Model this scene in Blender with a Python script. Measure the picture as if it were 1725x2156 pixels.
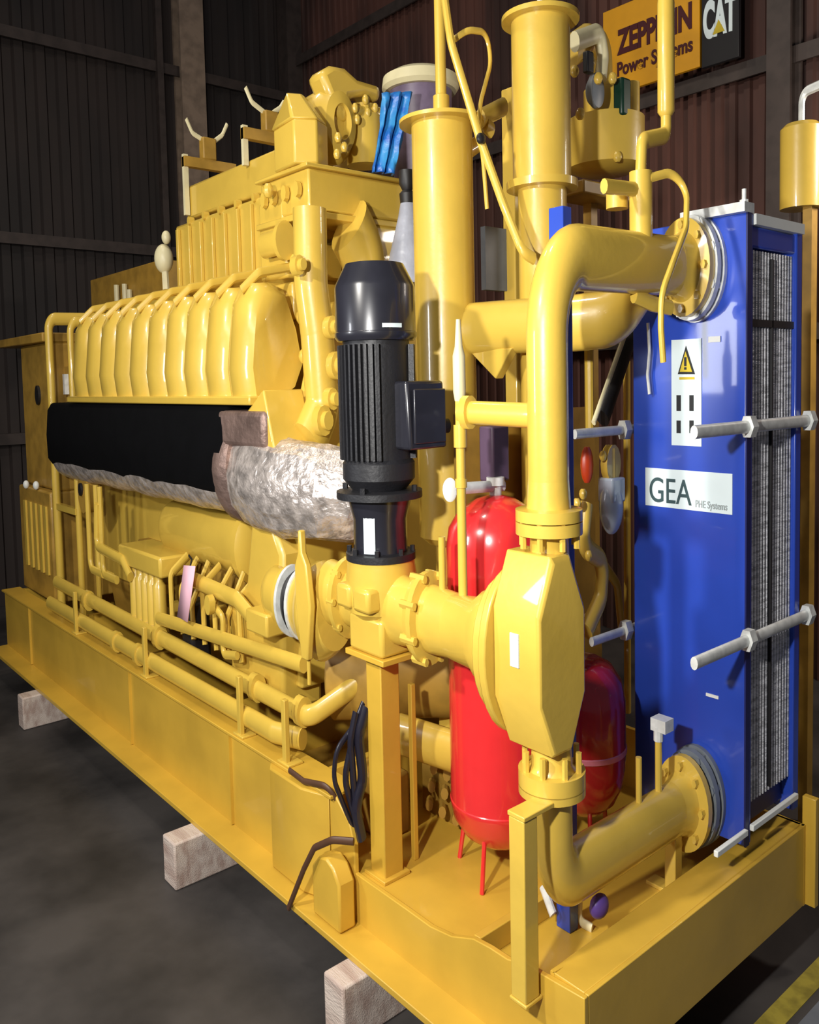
import bpy, bmesh, math, random
from mathutils import Vector, Matrix
random.seed(7)
for o in list(bpy.data.objects): bpy.data.objects.remove(o)
scene = bpy.context.scene
COL = scene.collection
# ------------------------------------------------------------------ camera
cd = bpy.data.cameras.new('camera'); cam = bpy.data.objects.new('camera', cd); COL.objects.link(cam)
cam.matrix_world = Matrix(((0.64815, -0.0343, 0.76074, 1.91087), (0.7612, 0.05779, -0.64594, -2.43024),
                           (-0.02181, 0.99774, 0.06356, 2.7774), (0, 0, 0, 1)))
cd.sensor_fit = 'HORIZONTAL'; cd.sensor_width = 36.0; cd.lens = 1764.45 / 1725 * 36
cd.shift_y = -(1078 - 915.61) / 1725.0
cd.clip_start = .05; cd.clip_end = 200
scene.camera = cam
# ------------------------------------------------------------------ world, lights, exposure
w = bpy.data.worlds.new('hall_air'); scene.world = w; w.use_nodes = True
w.node_tree.nodes['Background'].inputs[0].default_value = (.8, .85, 1, 1)
w.node_tree.nodes['Background'].inputs[1].default_value = .09
def area(name, loc, target, size, power, col, shape='DISK', sy=None):
    l = bpy.data.lights.new(name, 'AREA'); l.shape = shape; l.size = size
    if sy: l.size_y = sy
    l.energy = power; l.color = col
    o = bpy.data.objects.new(name, l); COL.objects.link(o); o.location = loc
    o.rotation_euler = (Vector(target) - Vector(loc)).to_track_quat('-Z', 'Y').to_euler()
    return o
area('camera_flash', (.75, -2.9, 3.3), (-.9, .5, 2.0), .16, 165, (1, .98, .94))
area('hall_lamp_near', (-.9, -4.6, 5.2), (-1.6, .6, 1.8), .35, 235, (1, .96, .88))
area('open_gate_daylight', (-3.3, -4.3, 3.1), (-1.0, .9, 2.2), .55, 58, (.95, .97, 1), 'RECTANGLE', 1.1)
area('hall_lamp_middle', (-2.5, -2.0, 9.5), (-2.6, .6, 2), .8, 110, (1, .93, .82))
area('hall_lamp_far', (-6.5, -1.0, 9.5), (-5, .8, 2), .8, 60, (1, .85, .65))
area('right_wall_fill', (.9, 4.0, 4.6), (-2.5, 6.0, 2.5), .8, 110, (1, .88, .75))  # added fill light, kept out of view, brightens the lower right wall
scene.view_settings.view_transform = 'Standard'; scene.view_settings.look = 'None'
scene.view_settings.gamma = 1; scene.view_settings.exposure = .12; scene.view_settings.use_curve_mapping = False
# ------------------------------------------------------------------ materials
def lin(r, g, b):
    f = lambda c: (c / 255 / 12.92) if c / 255 <= .04045 else ((c / 255 + .055) / 1.055) ** 2.4
    return (f(r), f(g), f(b), 1)
def mat(name, col, rough=.4, metal=0, var=.08, scale=6, bump=0, bscale=40, coat=0, col2=None, stretch=None):
    m = bpy.data.materials.new(name); m.use_nodes = True
    n, l = m.node_tree.nodes, m.node_tree.links; b = n['Principled BSDF']
    b.inputs['Roughness'].default_value = rough; b.inputs['Metallic'].default_value = metal
    b.inputs['Coat Weight'].default_value = coat; b.inputs['Coat Roughness'].default_value = .05
    tc = n.new('ShaderNodeTexCoord'); mp = n.new('ShaderNodeMapping'); l.new(tc.outputs['Object'], mp.inputs[0])
    if stretch: mp.inputs['Scale'].default_value = stretch
    nz = n.new('ShaderNodeTexNoise'); nz.inputs['Scale'].default_value = scale; nz.inputs['Detail'].default_value = 5
    l.new(mp.outputs[0], nz.inputs['Vector'])
    mx = n.new('ShaderNodeMix'); mx.data_type = 'RGBA'
    c2 = col2 or tuple(c * (1 - var * 2) for c in col[:3]) + (1,)
    mx.inputs[6].default_value = c2; mx.inputs[7].default_value = col
    rp = n.new('ShaderNodeMapRange'); rp.inputs[1].default_value = .35; rp.inputs[2].default_value = .6
    l.new(nz.outputs['Fac'], rp.inputs[0]); l.new(rp.outputs[0], mx.inputs[0]); l.new(mx.outputs[2], b.inputs['Base Color'])
    if bump:
        n2 = n.new('ShaderNodeTexNoise'); n2.inputs['Scale'].default_value = bscale; n2.inputs['Detail'].default_value = 3
        l.new(mp.outputs[0], n2.inputs['Vector'])
        bp = n.new('ShaderNodeBump'); bp.inputs['Strength'].default_value = bump; bp.inputs['Distance'].default_value = .02
        l.new(n2.outputs['Fac'], bp.inputs['Height']); l.new(bp.outputs[0], b.inputs['Normal'])
    return m
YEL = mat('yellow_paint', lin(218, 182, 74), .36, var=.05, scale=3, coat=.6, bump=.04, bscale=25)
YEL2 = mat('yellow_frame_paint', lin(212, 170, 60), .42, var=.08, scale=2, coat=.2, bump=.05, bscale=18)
YDK = mat('dark_yellow_paint', lin(178, 138, 54), .5, var=.15, scale=5, coat=.1)  # darker, rougher variant of the yellow paint
BLUE = mat('blue_paint', lin(42, 74, 182), .3, var=.06, scale=2, coat=.3)
BLUED = mat('dark_blue_paint', lin(22, 30, 90), .45)
RED = mat('red_enamel', lin(224, 46, 48), .24, var=.03, coat=.6)
RED2 = mat('deep_red_enamel', lin(176, 26, 40), .2, var=.03, coat=.6)
BLK = mat('black_enamel', lin(38, 38, 46), .28, var=.1, coat=.4)
BLKM = mat('black_matt_cast', lin(30, 30, 34), .5, var=.1, bump=.1, bscale=60)
RUB = mat('black_rubber', lin(24, 22, 24), .5)
WRAP = mat('black_insulation_jacket', lin(8, 8, 10), .95, var=.1, bump=.2, bscale=12); WRAP.node_tree.nodes['Principled BSDF'].inputs['Specular IOR Level'].default_value = .08
STEEL = mat('zinc_plated_steel', lin(226, 228, 224), .32, metal=.12, var=.1, scale=20)
GREY = mat('grey_paint', lin(120, 126, 132), .45, var=.1)
GASK = mat('grey_gasket_edges', lin(228, 228, 232), .45, metal=.1, var=.25, scale=14, bump=.5, bscale=30, stretch=(1, .6, 5))
FOIL = mat('crumpled_aluminium_foil', lin(228, 216, 208), .34, metal=.6, var=.25, scale=14, bump=1, bscale=16)
FOILD = mat('dull_foil_band', lin(150, 125, 115), .5, metal=.6, var=.2, bump=.5, bscale=20)
WHITE = mat('white_plastic', lin(232, 234, 228), .4, var=.03)
CREAM = mat('cream_paint', lin(222, 212, 170), .4, var=.05)
LABEL = mat('white_sticker', lin(222, 236, 238), .5, var=.02)
INK = mat('black_ink', lin(22, 24, 26), .6)
INKG = mat('dark_green_grey_ink', lin(52, 78, 82), .6)
INKY = mat('warning_yellow', lin(205, 180, 40), .6)
INKL = mat('pale_grey_ink', lin(160, 168, 168), .6)
TARP = mat('blue_plastic_sheet', lin(60, 150, 215), .35, var=.2, scale=8, col2=lin(20, 90, 190), bump=.5, bscale=10)
TARPG = mat('pale_grey_plastic_sheet', lin(165, 168, 180), .35, var=.15, scale=6, bump=.5, bscale=8)
PINK = mat('pink_paper', lin(242, 190, 205), .7, var=.05)
PURP = mat('violet_plastic', lin(96, 70, 150), .4)
GREEN = mat('dark_green_plastic', lin(10, 52, 36), .4)
CABLE = mat('black_cable_sheath', lin(34, 32, 44), .3, coat=.3)
CABB = mat('brown_cable_sheath', lin(86, 58, 40), .5)
WOOD = mat('sawn_timber', lin(204, 188, 176), .85, var=.2, scale=2.5, col2=lin(172, 148, 136), bump=.4, bscale=30, stretch=(1, 8, 4))
SIGNY = mat('sign_yellow', lin(226, 160, 14), .5, var=.03)
SIGNR = mat('sign_dark_red_ink', lin(70, 10, 20), .6, var=.03)
SIGNK = mat('sign_black', lin(16, 14, 18), .6)
GLASS = mat('pale_grey_plastic_bowl', lin(176, 188, 206), .2, var=.05, coat=.6)
RUST = mat('rust_red_steel', lin(112, 66, 52), .65, var=.2, scale=4)
# ------------------------------------------------------------------ mesh builder.
K = 1.667            # the plant is tall and narrow: round sections lying on their side are K times as high as wide
def S(p): return Vector((p[0], p[1], p[2] * K))
def U(p): return Vector((p[0], p[1], p[2] / K))
class MB:
    def __init__(s): s.bm = bmesh.new(); s.extra = []
    def ring(s, c, u, v, r, n):
        return [s.bm.verts.new(S(c + (u * math.cos(2 * math.pi * i / n) + v * math.sin(2 * math.pi * i / n)) * r)) for i in range(n)]
    def bridge(s, a, b):
        n = len(a)
        for i in range(n):
            try: s.bm.faces.new((a[i], a[(i + 1) % n], b[(i + 1) % n], b[i]))
            except ValueError: pass
    def box(s, x0, x1, y0, y1, z0, z1):
        v = [s.bm.verts.new((x, y, z)) for x in (x0, x1) for y in (y0, y1) for z in (z0, z1)]
        for f in ((0, 1, 3, 2), (4, 6, 7, 5), (0, 4, 5, 1), (2, 3, 7, 6), (0, 2, 6, 4), (1, 5, 7, 3)): s.bm.faces.new([v[i] for i in f])
        return s
    def hull(s, bottom, top):
        a = [s.bm.verts.new(p) for p in bottom]; b = [s.bm.verts.new(p) for p in top]
        s.bm.faces.new(a); s.bm.faces.new(b); s.bridge(a, b); return s
    def prism(s, poly, plane, a, b):
        f = {'yz': lambda p, t: (t, p[0], p[1]), 'xz': lambda p, t: (p[0], t, p[1]), 'xy': lambda p, t: (p[0], p[1], t)}[plane]
        return s.hull([f(p, a) for p in poly], [f(p, b) for p in poly])
    def tube(s, pts, r, n=20, R=0, caps=True, rs=None, jit=0):
        P = [U(p) for p in pts]
        if R:
            Q = [P[0]]
            for i in range(1, len(P) - 1):
                a, b, c = P[i - 1], P[i], P[i + 1]; d1 = (a - b).normalized(); d2 = (c - b).normalized()
                ang = d1.angle(d2)
                if ang > 3.1: Q.append(b); continue
                t = min(R / math.tan(ang / 2), (a - b).length * .49, (c - b).length * .49)
                rr = t * math.tan(ang / 2); bis = (d1 + d2).normalized(); cen = b + bis * (rr / math.sin(ang / 2))
                v1 = b + d1 * t - cen; v2 = b + d2 * t - cen; tot = v1.angle(v2); m = max(4, int(tot / .16))
                ax = v1.cross(v2).normalized()
                for k in range(m + 1): Q.append(cen + Matrix.Rotation(tot * k / m, 3, ax) @ v1)
            Q.append(P[-1]); P = Q
        d = (P[1] - P[0]).normalized(); u = d.cross(Vector((0, 0, 1)))
        if u.length < .1: u = d.cross(Vector((0, 1, 0)))
        u.normalize(); rings = []
        for i, p in enumerate(P):
            if i == 0: t = P[1] - P[0]
            elif i == len(P) - 1: t = P[-1] - P[-2]
            else: t = (P[i + 1] - P[i]).normalized() + (P[i] - P[i - 1]).normalized()
            t.normalize(); u = (u - t * u.dot(t)).normalized(); v = t.cross(u)
            rad = rs[i] if rs else r
            g = s.ring(p, u, v, rad, n)
            if jit:
                for q in g: q.co += Vector([random.uniform(-jit, jit) for _ in range(3)])
            rings.append(g)
        for a, b in zip(rings, rings[1:]): s.bridge(a, b)
        if caps: s.bm.faces.new(rings[0]); s.bm.faces.new(rings[-1])
        return s
    def lathe(s, base, prof, axis=(0, 0, 1), n=32):
        ax = Vector(axis).normalized(); B = Vector(base)
        u = ax.cross(Vector((0, 0, 1)));
        if u.length < .1: u = Vector((1, 0, 0))
        u.normalize(); v = ax.cross(u); rings = []
        for t, r in prof:
            c = U(B + ax * t); rings.append(s.ring(c, u, v, max(r, .0005), n))
        for a, b in zip(rings, rings[1:]): s.bridge(a, b)
        s.bm.faces.new(rings[0]); s.bm.faces.new(rings[-1]); return s
    def bolts(s, c, axis, R, n, r=.011, h=.03, ph=0):
        ax = Vector(axis).normalized(); u = ax.cross(Vector((0, 0, 1)))
        if u.length < .1: u = Vector((1, 0, 0))
        u.normalize(); v = ax.cross(u)
        for i in range(n):
            a = 2 * math.pi * (i + ph) / n; o = (u * math.cos(a) + v * math.sin(a)) * R
            s.extra.append(MB().lathe(Vector(c) + S(o) - ax * h / 2, [(0, r), (h, r)], axis, 6))
        return s
    def ell(s, c, rx, ry, rz, jit=0, seg=24, rg=14):
        rings = []
        for j in range(1, rg):
            a = math.pi * j / rg
            rings.append([s.bm.verts.new((c[0] + rx * math.sin(a) * math.cos(2 * math.pi * i / seg) + random.uniform(-jit, jit),
                c[1] + ry * math.sin(a) * math.sin(2 * math.pi * i / seg) + random.uniform(-jit, jit), c[2] + rz * math.cos(a) + random.uniform(-jit, jit))) for i in range(seg)])
        for a, b in zip(rings, rings[1:]): s.bridge(a, b)
        s.bm.faces.new(rings[0]); s.bm.faces.new(rings[-1]); return s
    def build(s, name, m, parent=None, bevel=0, smooth=35, label=None, split=False):
        if split: return s.split(name, m, parent, bevel, smooth)
        bmesh.ops.remove_doubles(s.bm, verts=s.bm.verts, dist=1e-6)
        bmesh.ops.recalc_face_normals(s.bm, faces=s.bm.faces)
        me = bpy.data.meshes.new(name)
        if parent is not None:
            off = parent['_w'] if '_w' in parent else (0, 0, 0)
            bmesh.ops.translate(s.bm, verts=s.bm.verts, vec=-Vector(off))
        s.bm.to_mesh(me); s.bm.free(); me.materials.append(m)
        me.polygons.foreach_set('use_smooth', [True] * len(me.polygons)); me.set_sharp_from_angle(angle=math.radians(smooth))
        o = bpy.data.objects.new(name, me); COL.objects.link(o)
        if parent is not None:
            o.parent = parent; o['_w'] = parent['_w'] if '_w' in parent else (0, 0, 0)
        if bevel:
            b = o.modifiers.new('bevel', 'BEVEL'); b.width = bevel; b.segments = 2; b.limit_method = 'ANGLE'; b.angle_limit = math.radians(40)
        if label: o['label'] = label
        for x in s.extra: x.build('flange_bolt', m, o)
        return o
def _split(s, name, m, parent, bevel, smooth):
    s.bm.verts.ensure_lookup_table(); seen = set()
    for v0 in s.bm.verts:
        if v0 in seen: continue
        st_, isl = [v0], []
        seen.add(v0)
        while st_:
            v = st_.pop(); isl.append(v)
            for e_ in v.link_edges:
                w_ = e_.other_vert(v)
                if w_ not in seen: seen.add(w_); st_.append(w_)
        n_ = MB(); mp = {v: n_.bm.verts.new(v.co) for v in isl}
        for f in {f for v in isl for f in v.link_faces}: n_.bm.faces.new([mp[v] for v in f.verts])
        n_.build(name, m, parent, bevel, smooth)
    s.bm.free()
MB.split = _split
def thing(name, label, cat, loc=(0, 0, 0), group=None):
    o = bpy.data.objects.new(name, None); COL.objects.link(o); o.location = loc; o.empty_display_size = .1
    o['_w'] = tuple(loc); o['label'] = label; o['category'] = cat
    if group: o['group'] = group
    return o
def tag(o, label, cat, group=None):
    o['label'] = label; o['category'] = cat
    if group: o['group'] = group
    return o
def struct(o): o['kind'] = 'structure'; return o
def text(name, body, size, loc, xdir, m, parent, vs=K, off=0, depth=.004, hs=1, align='LEFT', fit=None):
    c = bpy.data.curves.new(name, 'FONT'); c.body = body; c.size = size; c.offset = off; c.extrude = depth; c.align_x = align
    t = bpy.data.objects.new(name, c); COL.objects.link(t)
    bpy.context.view_layer.update()
    me = bpy.data.meshes.new_from_object(t.evaluated_get(bpy.context.evaluated_depsgraph_get()))
    bpy.data.objects.remove(t)
    xd = Vector(xdir).normalized(); zd = Vector((0, 0, 1)); nd = xd.cross(zd)
    o_ = Vector(parent['_w']) if '_w' in parent else Vector()
    if fit:      # (width, height) of the lettering
        xs = [v.co.x for v in me.vertices]; ys = [v.co.y for v in me.vertices]
        for v in me.vertices: v.co.x -= min(xs)
        hs = fit[0] / (max(xs) - min(xs)); vs = fit[1] / max(ys)
    for v in me.vertices:
        q = Vector(loc) + xd * v.co.x * hs + zd * v.co.y * vs + nd * v.co.z - o_
        v.co = q
    me.materials.clear(); me.materials.append(m)
    o = bpy.data.objects.new(name, me); COL.objects.link(o); o.parent = parent; o['_w'] = tuple(o_)
    return o
def copy_tree(o, delta=(0, 0, 0), label=None):
    c = o.copy(); COL.objects.link(c); c.location = Vector(o.location) + Vector(delta)
    if label: c['label'] = label
    for ch in [q for q in bpy.data.objects if q.parent == o]:
        d = ch.copy(); COL.objects.link(d); d.parent = c
        for g in [q for q in bpy.data.objects if q.parent == ch]:
            e = g.copy(); COL.objects.link(e); e.parent = d
    return c
FZ = -.32
# ================================================================== SETTING
def wallmat(name, col, col2, freq, axis):
    m = mat(name, col, .7, var=.2, scale=1.3, col2=col2, stretch=(1, 1, .3)); n, l = m.node_tree.nodes, m.node_tree.links
    return m
WR = wallmat('rust_brown_cladding', lin(98, 62, 52), lin(58, 38, 33), 0, 0)
WL = wallmat('dark_brown_cladding', lin(50, 41, 38), lin(36, 31, 30), 0, 0)
FLM = mat('stained_concrete', lin(70, 66, 64), .55, var=.3, scale=1.2, col2=lin(38, 36, 36), bump=.15, bscale=8)
m = MB(); m.box(-14, 6, -8, 8, FZ - .2, FZ); struct(m.build('floor', FLM))
def corrugated(a0, a1, z0, z1, pos, axis, pitch=.22, dep=.05):
    m = MB(); n = int((a1 - a0) / pitch); prof = []
    for i in range(n):
        b = a0 + i * pitch
        prof += [(b, 0), (b + pitch * .4, 0), (b + pitch * .5, dep), (b + pitch * .9, dep)]
    prof.append((a0 + n * pitch, 0))
    lo, hi = [], []
    for a, d in prof:
        p = (a, pos + d) if axis == 'x' else (pos - d, a)
        lo.append(m.bm.verts.new((p[0], p[1], z0))); hi.append(m.bm.verts.new((p[0], p[1], z1)))
    for i in range(len(prof) - 1): m.bm.faces.new((lo[i], lo[i + 1], hi[i + 1], hi[i]))
    return m
struct(corrugated(-11.2, 4.4, FZ, 11, 6.0, 'x', .16, .04).build('wall_right', WR))
struct(corrugated(-8, 6.0, FZ, 12, -11.0, 'y', .3, .05).build('wall_back', WL))
TRIM = mat('dark_steel_section', lin(66, 56, 52), .6, var=.15)
TRIMW = mat('grey_brown_steel_column', lin(150, 130, 112), .6, var=.15)
def girt_x(z, x0, x1, y=6.0, h=.16):
    m = MB(); m.prism([(y - .14, z), (y - .14, z + h), (y, z + h), (y, z + h - .03), (y - .11, z + h - .03), (y - .11, z), ], 'yz', x0, x1); return m
def girt_y(z, y0, y1, x=-11.0, h=.16):
    m = MB(); m.prism([(x + .14, z), (x + .14, z + h), (x, z + h), (x, z + h - .03), (x + .11, z + h - .03), (x + .11, z)], 'xz', y0, y1); return m
n = 0
for z in (5.78, 3.1, 8.3): n += 1; struct(girt_x(z, -11, 4.4).build('trim_%d' % n, TRIM))
for z in (7.72, 4.85, 2.0): n += 1; struct(girt_y(z, -8, 6).build('trim_%d' % n, TRIM))
# columns
n += 1; c0 = (-10.700, 3.721, 7.383)[1]; c1 = (-10.700, 4.134, 7.466)[1]
m = MB(); m.box(-10.78, -10.72, c0, c1, FZ, 12); m.box(-10.95, -10.78, (c0 + c1) / 2 - .03, (c0 + c1) / 2 + .03, FZ, 12); m.box(-11, -10.95, c0, c1, FZ, 12); struct(m.build('trim_%d' % n, TRIMW))
n += 1; m = MB(); c0 = (-10.700, 3.362, 7.312)[1]; m.box(-10.9, -10.8, c0, c0 + .1, FZ, 12); struct(m.build('trim_%d' % n, TRIM))
n += 1; a = (-2.181, 5.800, 5.515)[0]; b = (-1.946, 5.800, 5.453)[0]
m = MB(); m.box(a, b, 5.72, 5.76, FZ, 11); m.box((a + b) / 2 - .02, (a + b) / 2 + .02, 5.76, 5.94, FZ, 11); m.box(a, b, 5.94, 5.98, FZ, 11); struct(m.build('trim_%d' % n, TRIM))
n += 1; m = MB(); m.box(-11.0, -10.7, 5.7, 6.0, FZ, 12); struct(m.build('trim_%d' % n, TRIM))
# floor markings
m = MB(); m.box(.03, .13, .2, 5.5, FZ, FZ + .004); struct(m.build('trim_40', mat('worn_yellow_floor_tape', lin(178, 160, 60), .6, var=.2, scale=12)))
m = MB(); m.box(.17, 3.5, -.5, 5.5, FZ, FZ + .003); struct(m.build('trim_41', mat('grey_floor_paint', lin(104, 108, 116), .45, var=.15, scale=4)))
# ================================================================== SIGNS ON THE WALL
SY = 5.7
p0 = (-4.095, 5.700, 6.750); p1 = (-2.887, 5.700, 6.643); p2 = (-2.887, 5.700, 5.974)
s = thing('company_sign', 'yellow company sign with dark red lettering on the right wall', 'sign', (p0[0], SY, p2[2]))
m = MB(); m.box(p0[0], p1[0], SY, SY + .05, p2[2], p2[2] + .95); m.build('panel', SIGNY, s, bevel=.005)
m = MB(); m.box(p0[0] + .1, p0[0] + .16, SY + .05, 5.87, p2[2] + .2, p2[2] + .3); m.box(p1[0] - .16, p1[0] - .1, SY + .05, 5.87, p2[2] + .2, p2[2] + .3); m.build('bracket', TRIM, s)
text('sign_lettering', 'ZEPPELIN', .235, (-3.9, SY - .005, 6.40), (1, 0, 0), SIGNR, s, off=.01, fit=(.93, .26))
text('sign_lettering', 'Power Systems', .15, (-3.9, SY - .005, 6.16), (1, 0, 0), SIGNR, s, off=.004, fit=(.94, .15))
q0 = (-2.871, 5.700, 6.543); q1 = (-2.456, 5.700, 6.493)
s = thing('machine_maker_sign', 'black sign with white lettering beside the yellow sign', 'sign', (q0[0], SY, p2[2]))
zc = (-2.849, 5.700, 6.226)[2]
m = MB(); m.box(q0[0] + .01, q1[0], SY, SY + .05, zc - .28, zc + .75); m.build('panel', SIGNK, s, bevel=.005)
m = MB(); m.box(q0[0] + .1, q0[0] + .16, SY + .05, 5.87, zc, zc + .1); m.build('bracket', TRIM, s)
text('sign_lettering', 'CAT', .28, (-2.84, SY - .005, 6.24), (1, 0, 0), LABEL, s, off=.014, fit=(.36, .36))
m = MB(); m.prism([(-2.73, 6.24), (-2.60, 6.24), (-2.665, 6.37)], 'xz', SY - .016, SY - .010); m.build('triangle_mark', INKY, s)
# ================================================================== SKID
s = thing('skid_frame', 'long yellow welded steel skid frame that carries the engine and the cooling skid', 'machine base', (0, 0, 0))
m = MB()
m.prism([(-7.8, 0), (-1.46, 0), (-1.46, .42), (-1.5, .52), (-1.62, .62), (-7.8, .62)], 'xz', 0, .03)
m.build('side_beam', YEL2, s, bevel=.006)
m = MB(); m.box(-7.8, -1.62, -.03, .16, .605, .625); m.build('top_flange', YEL2, s, bevel=.004)
m = MB(); m.box(-7.8, 0, -.17, .16, -.02, .015); m.build('bottom_flange', YEL2, s, bevel=.004)
for x in (-6.9, -4.35, -2.75):
    m = MB(); m.box(x, x + .012, -.02, 0, .02, .6); m.build('web_stiffener', YEL2, s)
# bulged end panel and lifting lug
m = MB(); m.prism([(-2.16, -.07), (-1.84, -.07), (-1.66, -.005), (-2.26, -.005)], 'xy', .018, .604); m.build('end_gusset', YEL2, s, bevel=.01)
m = MB(); m.prism([(-1.66, .02), (-1.42, .02), (-1.42, .27), (-1.47, .34), (-1.53, .37), (-1.60, .35), (-1.66, .28)], 'xz', -.13, -.03)
m.build('lifting_lug', YEL2, s, bevel=.012)
m = MB(); m.prism([(-1.46, 0), (0, 0), (0, .43), (-.30, .405), (-.40, .375), (-.50, .372), (-.60, .36), (-.74, .30), (-.88, .275), (-1.05, .275), (-1.46, .27)], 'xz', 0, .025)
m.build('front_side_web', YEL2, s, bevel=.004)
m = MB(); m.box(-1.9, -.2, .025, 1.84, .22, .25); m.build('deck_plate', YEL2, s)
m = MB(); m.box(-.02, -.0005, .0255, 1.86, 0, .43); m.box(-.17, -.02, .025, 1.84, .405, .43); m.box(-.19, -.17, .025, 1.84, .25, .43); m.build('front_beam', YEL2, s, bevel=.004)
m = MB(); m.box(-.02, .05, 1.84, 1.88, .0, .58); m.build('corner_plate', YEL2, s, bevel=.004)
m = MB(); m.box(-7.8, 0, 1.82, 1.85, 0, .6 ) if False else m.box(-7.8, -1.0, 1.82, 1.85, 0, .62); m.box(-1.0, 0, 1.82, 1.84, 0, .43); m.build('side_beam', YEL2, s)
for x in (-7.8, -6.2, -4.6, -3.2, -1.95):
    m = MB(); m.box(x, x + .05, .03, 1.82, .1, .6); m.build('cross_member', YEL2, s)
m = MB(); m.box(-7.8, -1.95, .03, 1.82, .06, .1); m.build('floor_plate', YDK, s)
m = MB(); m.box(-.62, -.58, .025, .9, .25, .36) ; m.build('cross_rib', YEL2, s, bevel=.004)
# timber blocks under the skid
def block(x0, x1, y0, y1, label):
    m = MB(); m.box(x0, x1, y0, y1, FZ, -.02)
    return tag(m.build('timber_block', WOOD, None, bevel=.012), label, 'wooden block', 'timber blocks under the skid')
block(-3.01, -2.84, -.36, 1.2, 'pale sawn timber block under the middle of the yellow skid')
block(-1.31, -1.15, -.31, 1.2, 'pale sawn timber block under the skid nearest the camera, at the picture bottom edge')
block(-6.24, -6.08, -.33, 1.2, 'small looking timber block farthest away under the left end of the skid')
# ================================================================== GENERATOR
s = thing('generator', 'large yellow alternator housing at the far left end of the skid', 'generator', (-7.0, .9, .6))
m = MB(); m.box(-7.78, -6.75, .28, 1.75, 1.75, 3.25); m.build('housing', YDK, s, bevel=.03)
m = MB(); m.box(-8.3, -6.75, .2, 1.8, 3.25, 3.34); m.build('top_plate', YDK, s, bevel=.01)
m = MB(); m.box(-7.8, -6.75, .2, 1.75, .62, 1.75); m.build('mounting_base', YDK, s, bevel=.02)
m = MB(); m.lathe((-7.2, .285, 2.72), [(0, .06), (.03, .06)], (0, -1, 0), 20); m.build('cable_gland', RUB, s)
for i in range(5):
    m = MB(); m.box(-7.6 + i * .17, -7.53 + i * .17, .18, .2, .9, 1.6); m.build('vent_slot', YEL, s)
m = MB(); m.ell((-7.490, 0.190, 1.774), .035, .03, .045); m.ell((-7.144, 0.190, 1.792), .035, .03, .045); m.build('bright_cap', WHITE, s, split=True)
m = MB(); m.box(-6.75, -6.2, .40, .46, 2.7, 3.0); m.build('terminal_board', YDK, s)
for i, (px) in enumerate(((-6.899, 0.380, 2.847), (-6.670, 0.380, 2.844), (-6.396, 0.380, 2.840), (-6.238, 0.380, 2.838))):
    m = MB(); m.box(px[0] - .02, px[0] + .03, .36, .40, px[2] - .12, px[2] + .08); m.build('terminal', STEEL, s)
# ================================================================== ENGINE
e = thing('gas_engine', 'yellow multi cylinder gas engine filling the middle of the skid', 'engine', (-4.3, .9, .6))
m = MB(); m.box(-6.3, -2.4, .55, 1.6, .95, 2.3); m.prism([(.55, 2.3), (1.6, 2.3), (1.75, 3.3), (1.3, 3.6), (.85, 3.6), (.45, 3.0)], 'yz', -6.3, -2.75); m.build('crankcase', YEL, e, bevel=.02)
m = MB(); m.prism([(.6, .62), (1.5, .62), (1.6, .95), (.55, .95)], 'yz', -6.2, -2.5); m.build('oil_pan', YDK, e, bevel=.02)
# row of rounded cylinder covers
NC = 10; XA, XB = -5.74, -2.58; st = (XB - XA) / NC
for i in range(NC):
    x = XA + i * st
    m = MB()
    outer = [(.13, 2.70), (.11, 2.88), (.13, 3.08), (.15, 3.28), (.21, 3.40), (.31, 3.41), (.42, 3.37), (.49, 3.12), (.53, 2.90), (.47, 2.76), (.38, 2.70)]
    inner = [(y + (.045 if y < .3 else -.02), z - (.05 if z > 3.2 else 0)) for y, z in outer]
    f = lambda P, t: [(t, a, b) for a, b in P]
    rings = [f(inner, x), f(outer, x + st * .30), f(outer, x + st * .80), f(inner, x + st * .98)]
    R = [[m.bm.verts.new(p) for p in r] for r in rings]
    for a, b in zip(R, R[1:]): m.bridge(a, b)
    m.bm.faces.new(R[0]); m.bm.faces.new(R[-1])
    m.build('cylinder_cover', YEL, e, smooth=50)
    if i % 1 == 0:
        m = MB(); m.tube([(x + st * .6, .16, 3.36), (x + st * .75, .26, 3.47), (x + st * .75, .5, 3.52)], .018, 8, R=.05); m.build('cover_clip', YEL, e)
m = MB(); m.box(-5.8, -2.55, .10, .5, 2.655, 2.71); m.build('cover_rail', YEL, e, bevel=.01)
# upper intake / head boxes
m = MB(); m.box(-4.78, -3.05, .72, 1.3, 3.55, 4.12); m.build('intake_manifold', YEL, e, bevel=.02)
m = MB()
for i in range(9): m.box(-4.72 + i * .2, -4.68 + i * .2, .69, .72, 3.6, 4.08)
m.build('manifold_rib', YEL, e, bevel=.006, split=True)
m = MB(); m.box(-4.62, -3.1, .75, 1.3, 4.15, 4.42); m.build('rocker_box', YEL, e, bevel=.02)
m = MB()
for i in range(6): m.lathe((-4.5 + i * .26, .70, 4.12), [(0, .02), (.05, .02)], (0, 1, 0), 8)
m.build('manifold_bolt', YEL, e, split=True)
for i, (a, b, zz) in enumerate(((-3.05, -2.75, 3.9), (-3.05, -2.72, 3.62), (-2.98, -2.66, 3.35))):
    m = MB(); m.box(a, b, .5, .95, zz - .16, zz + .08); m.build('front_housing_block', YEL, e, bevel=.02)
m = MB(); m.lathe((-2.9, .45, 3.68), [(0, .05), (.22, .05), (.22, .075), (.26, .075)], (1, 0, 0), 20); m.build('water_outlet', YEL, e)
m = MB()
for p in ((-2.62, .5, 3.55), (-2.6, .52, 3.2), (-2.55, .5, 2.95), (-2.75, .4, 4.0)): m.ell(p, .035, .035, .05, seg=10, rg=6)
m.build('pipe_plug', YEL, e, split=True)
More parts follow.
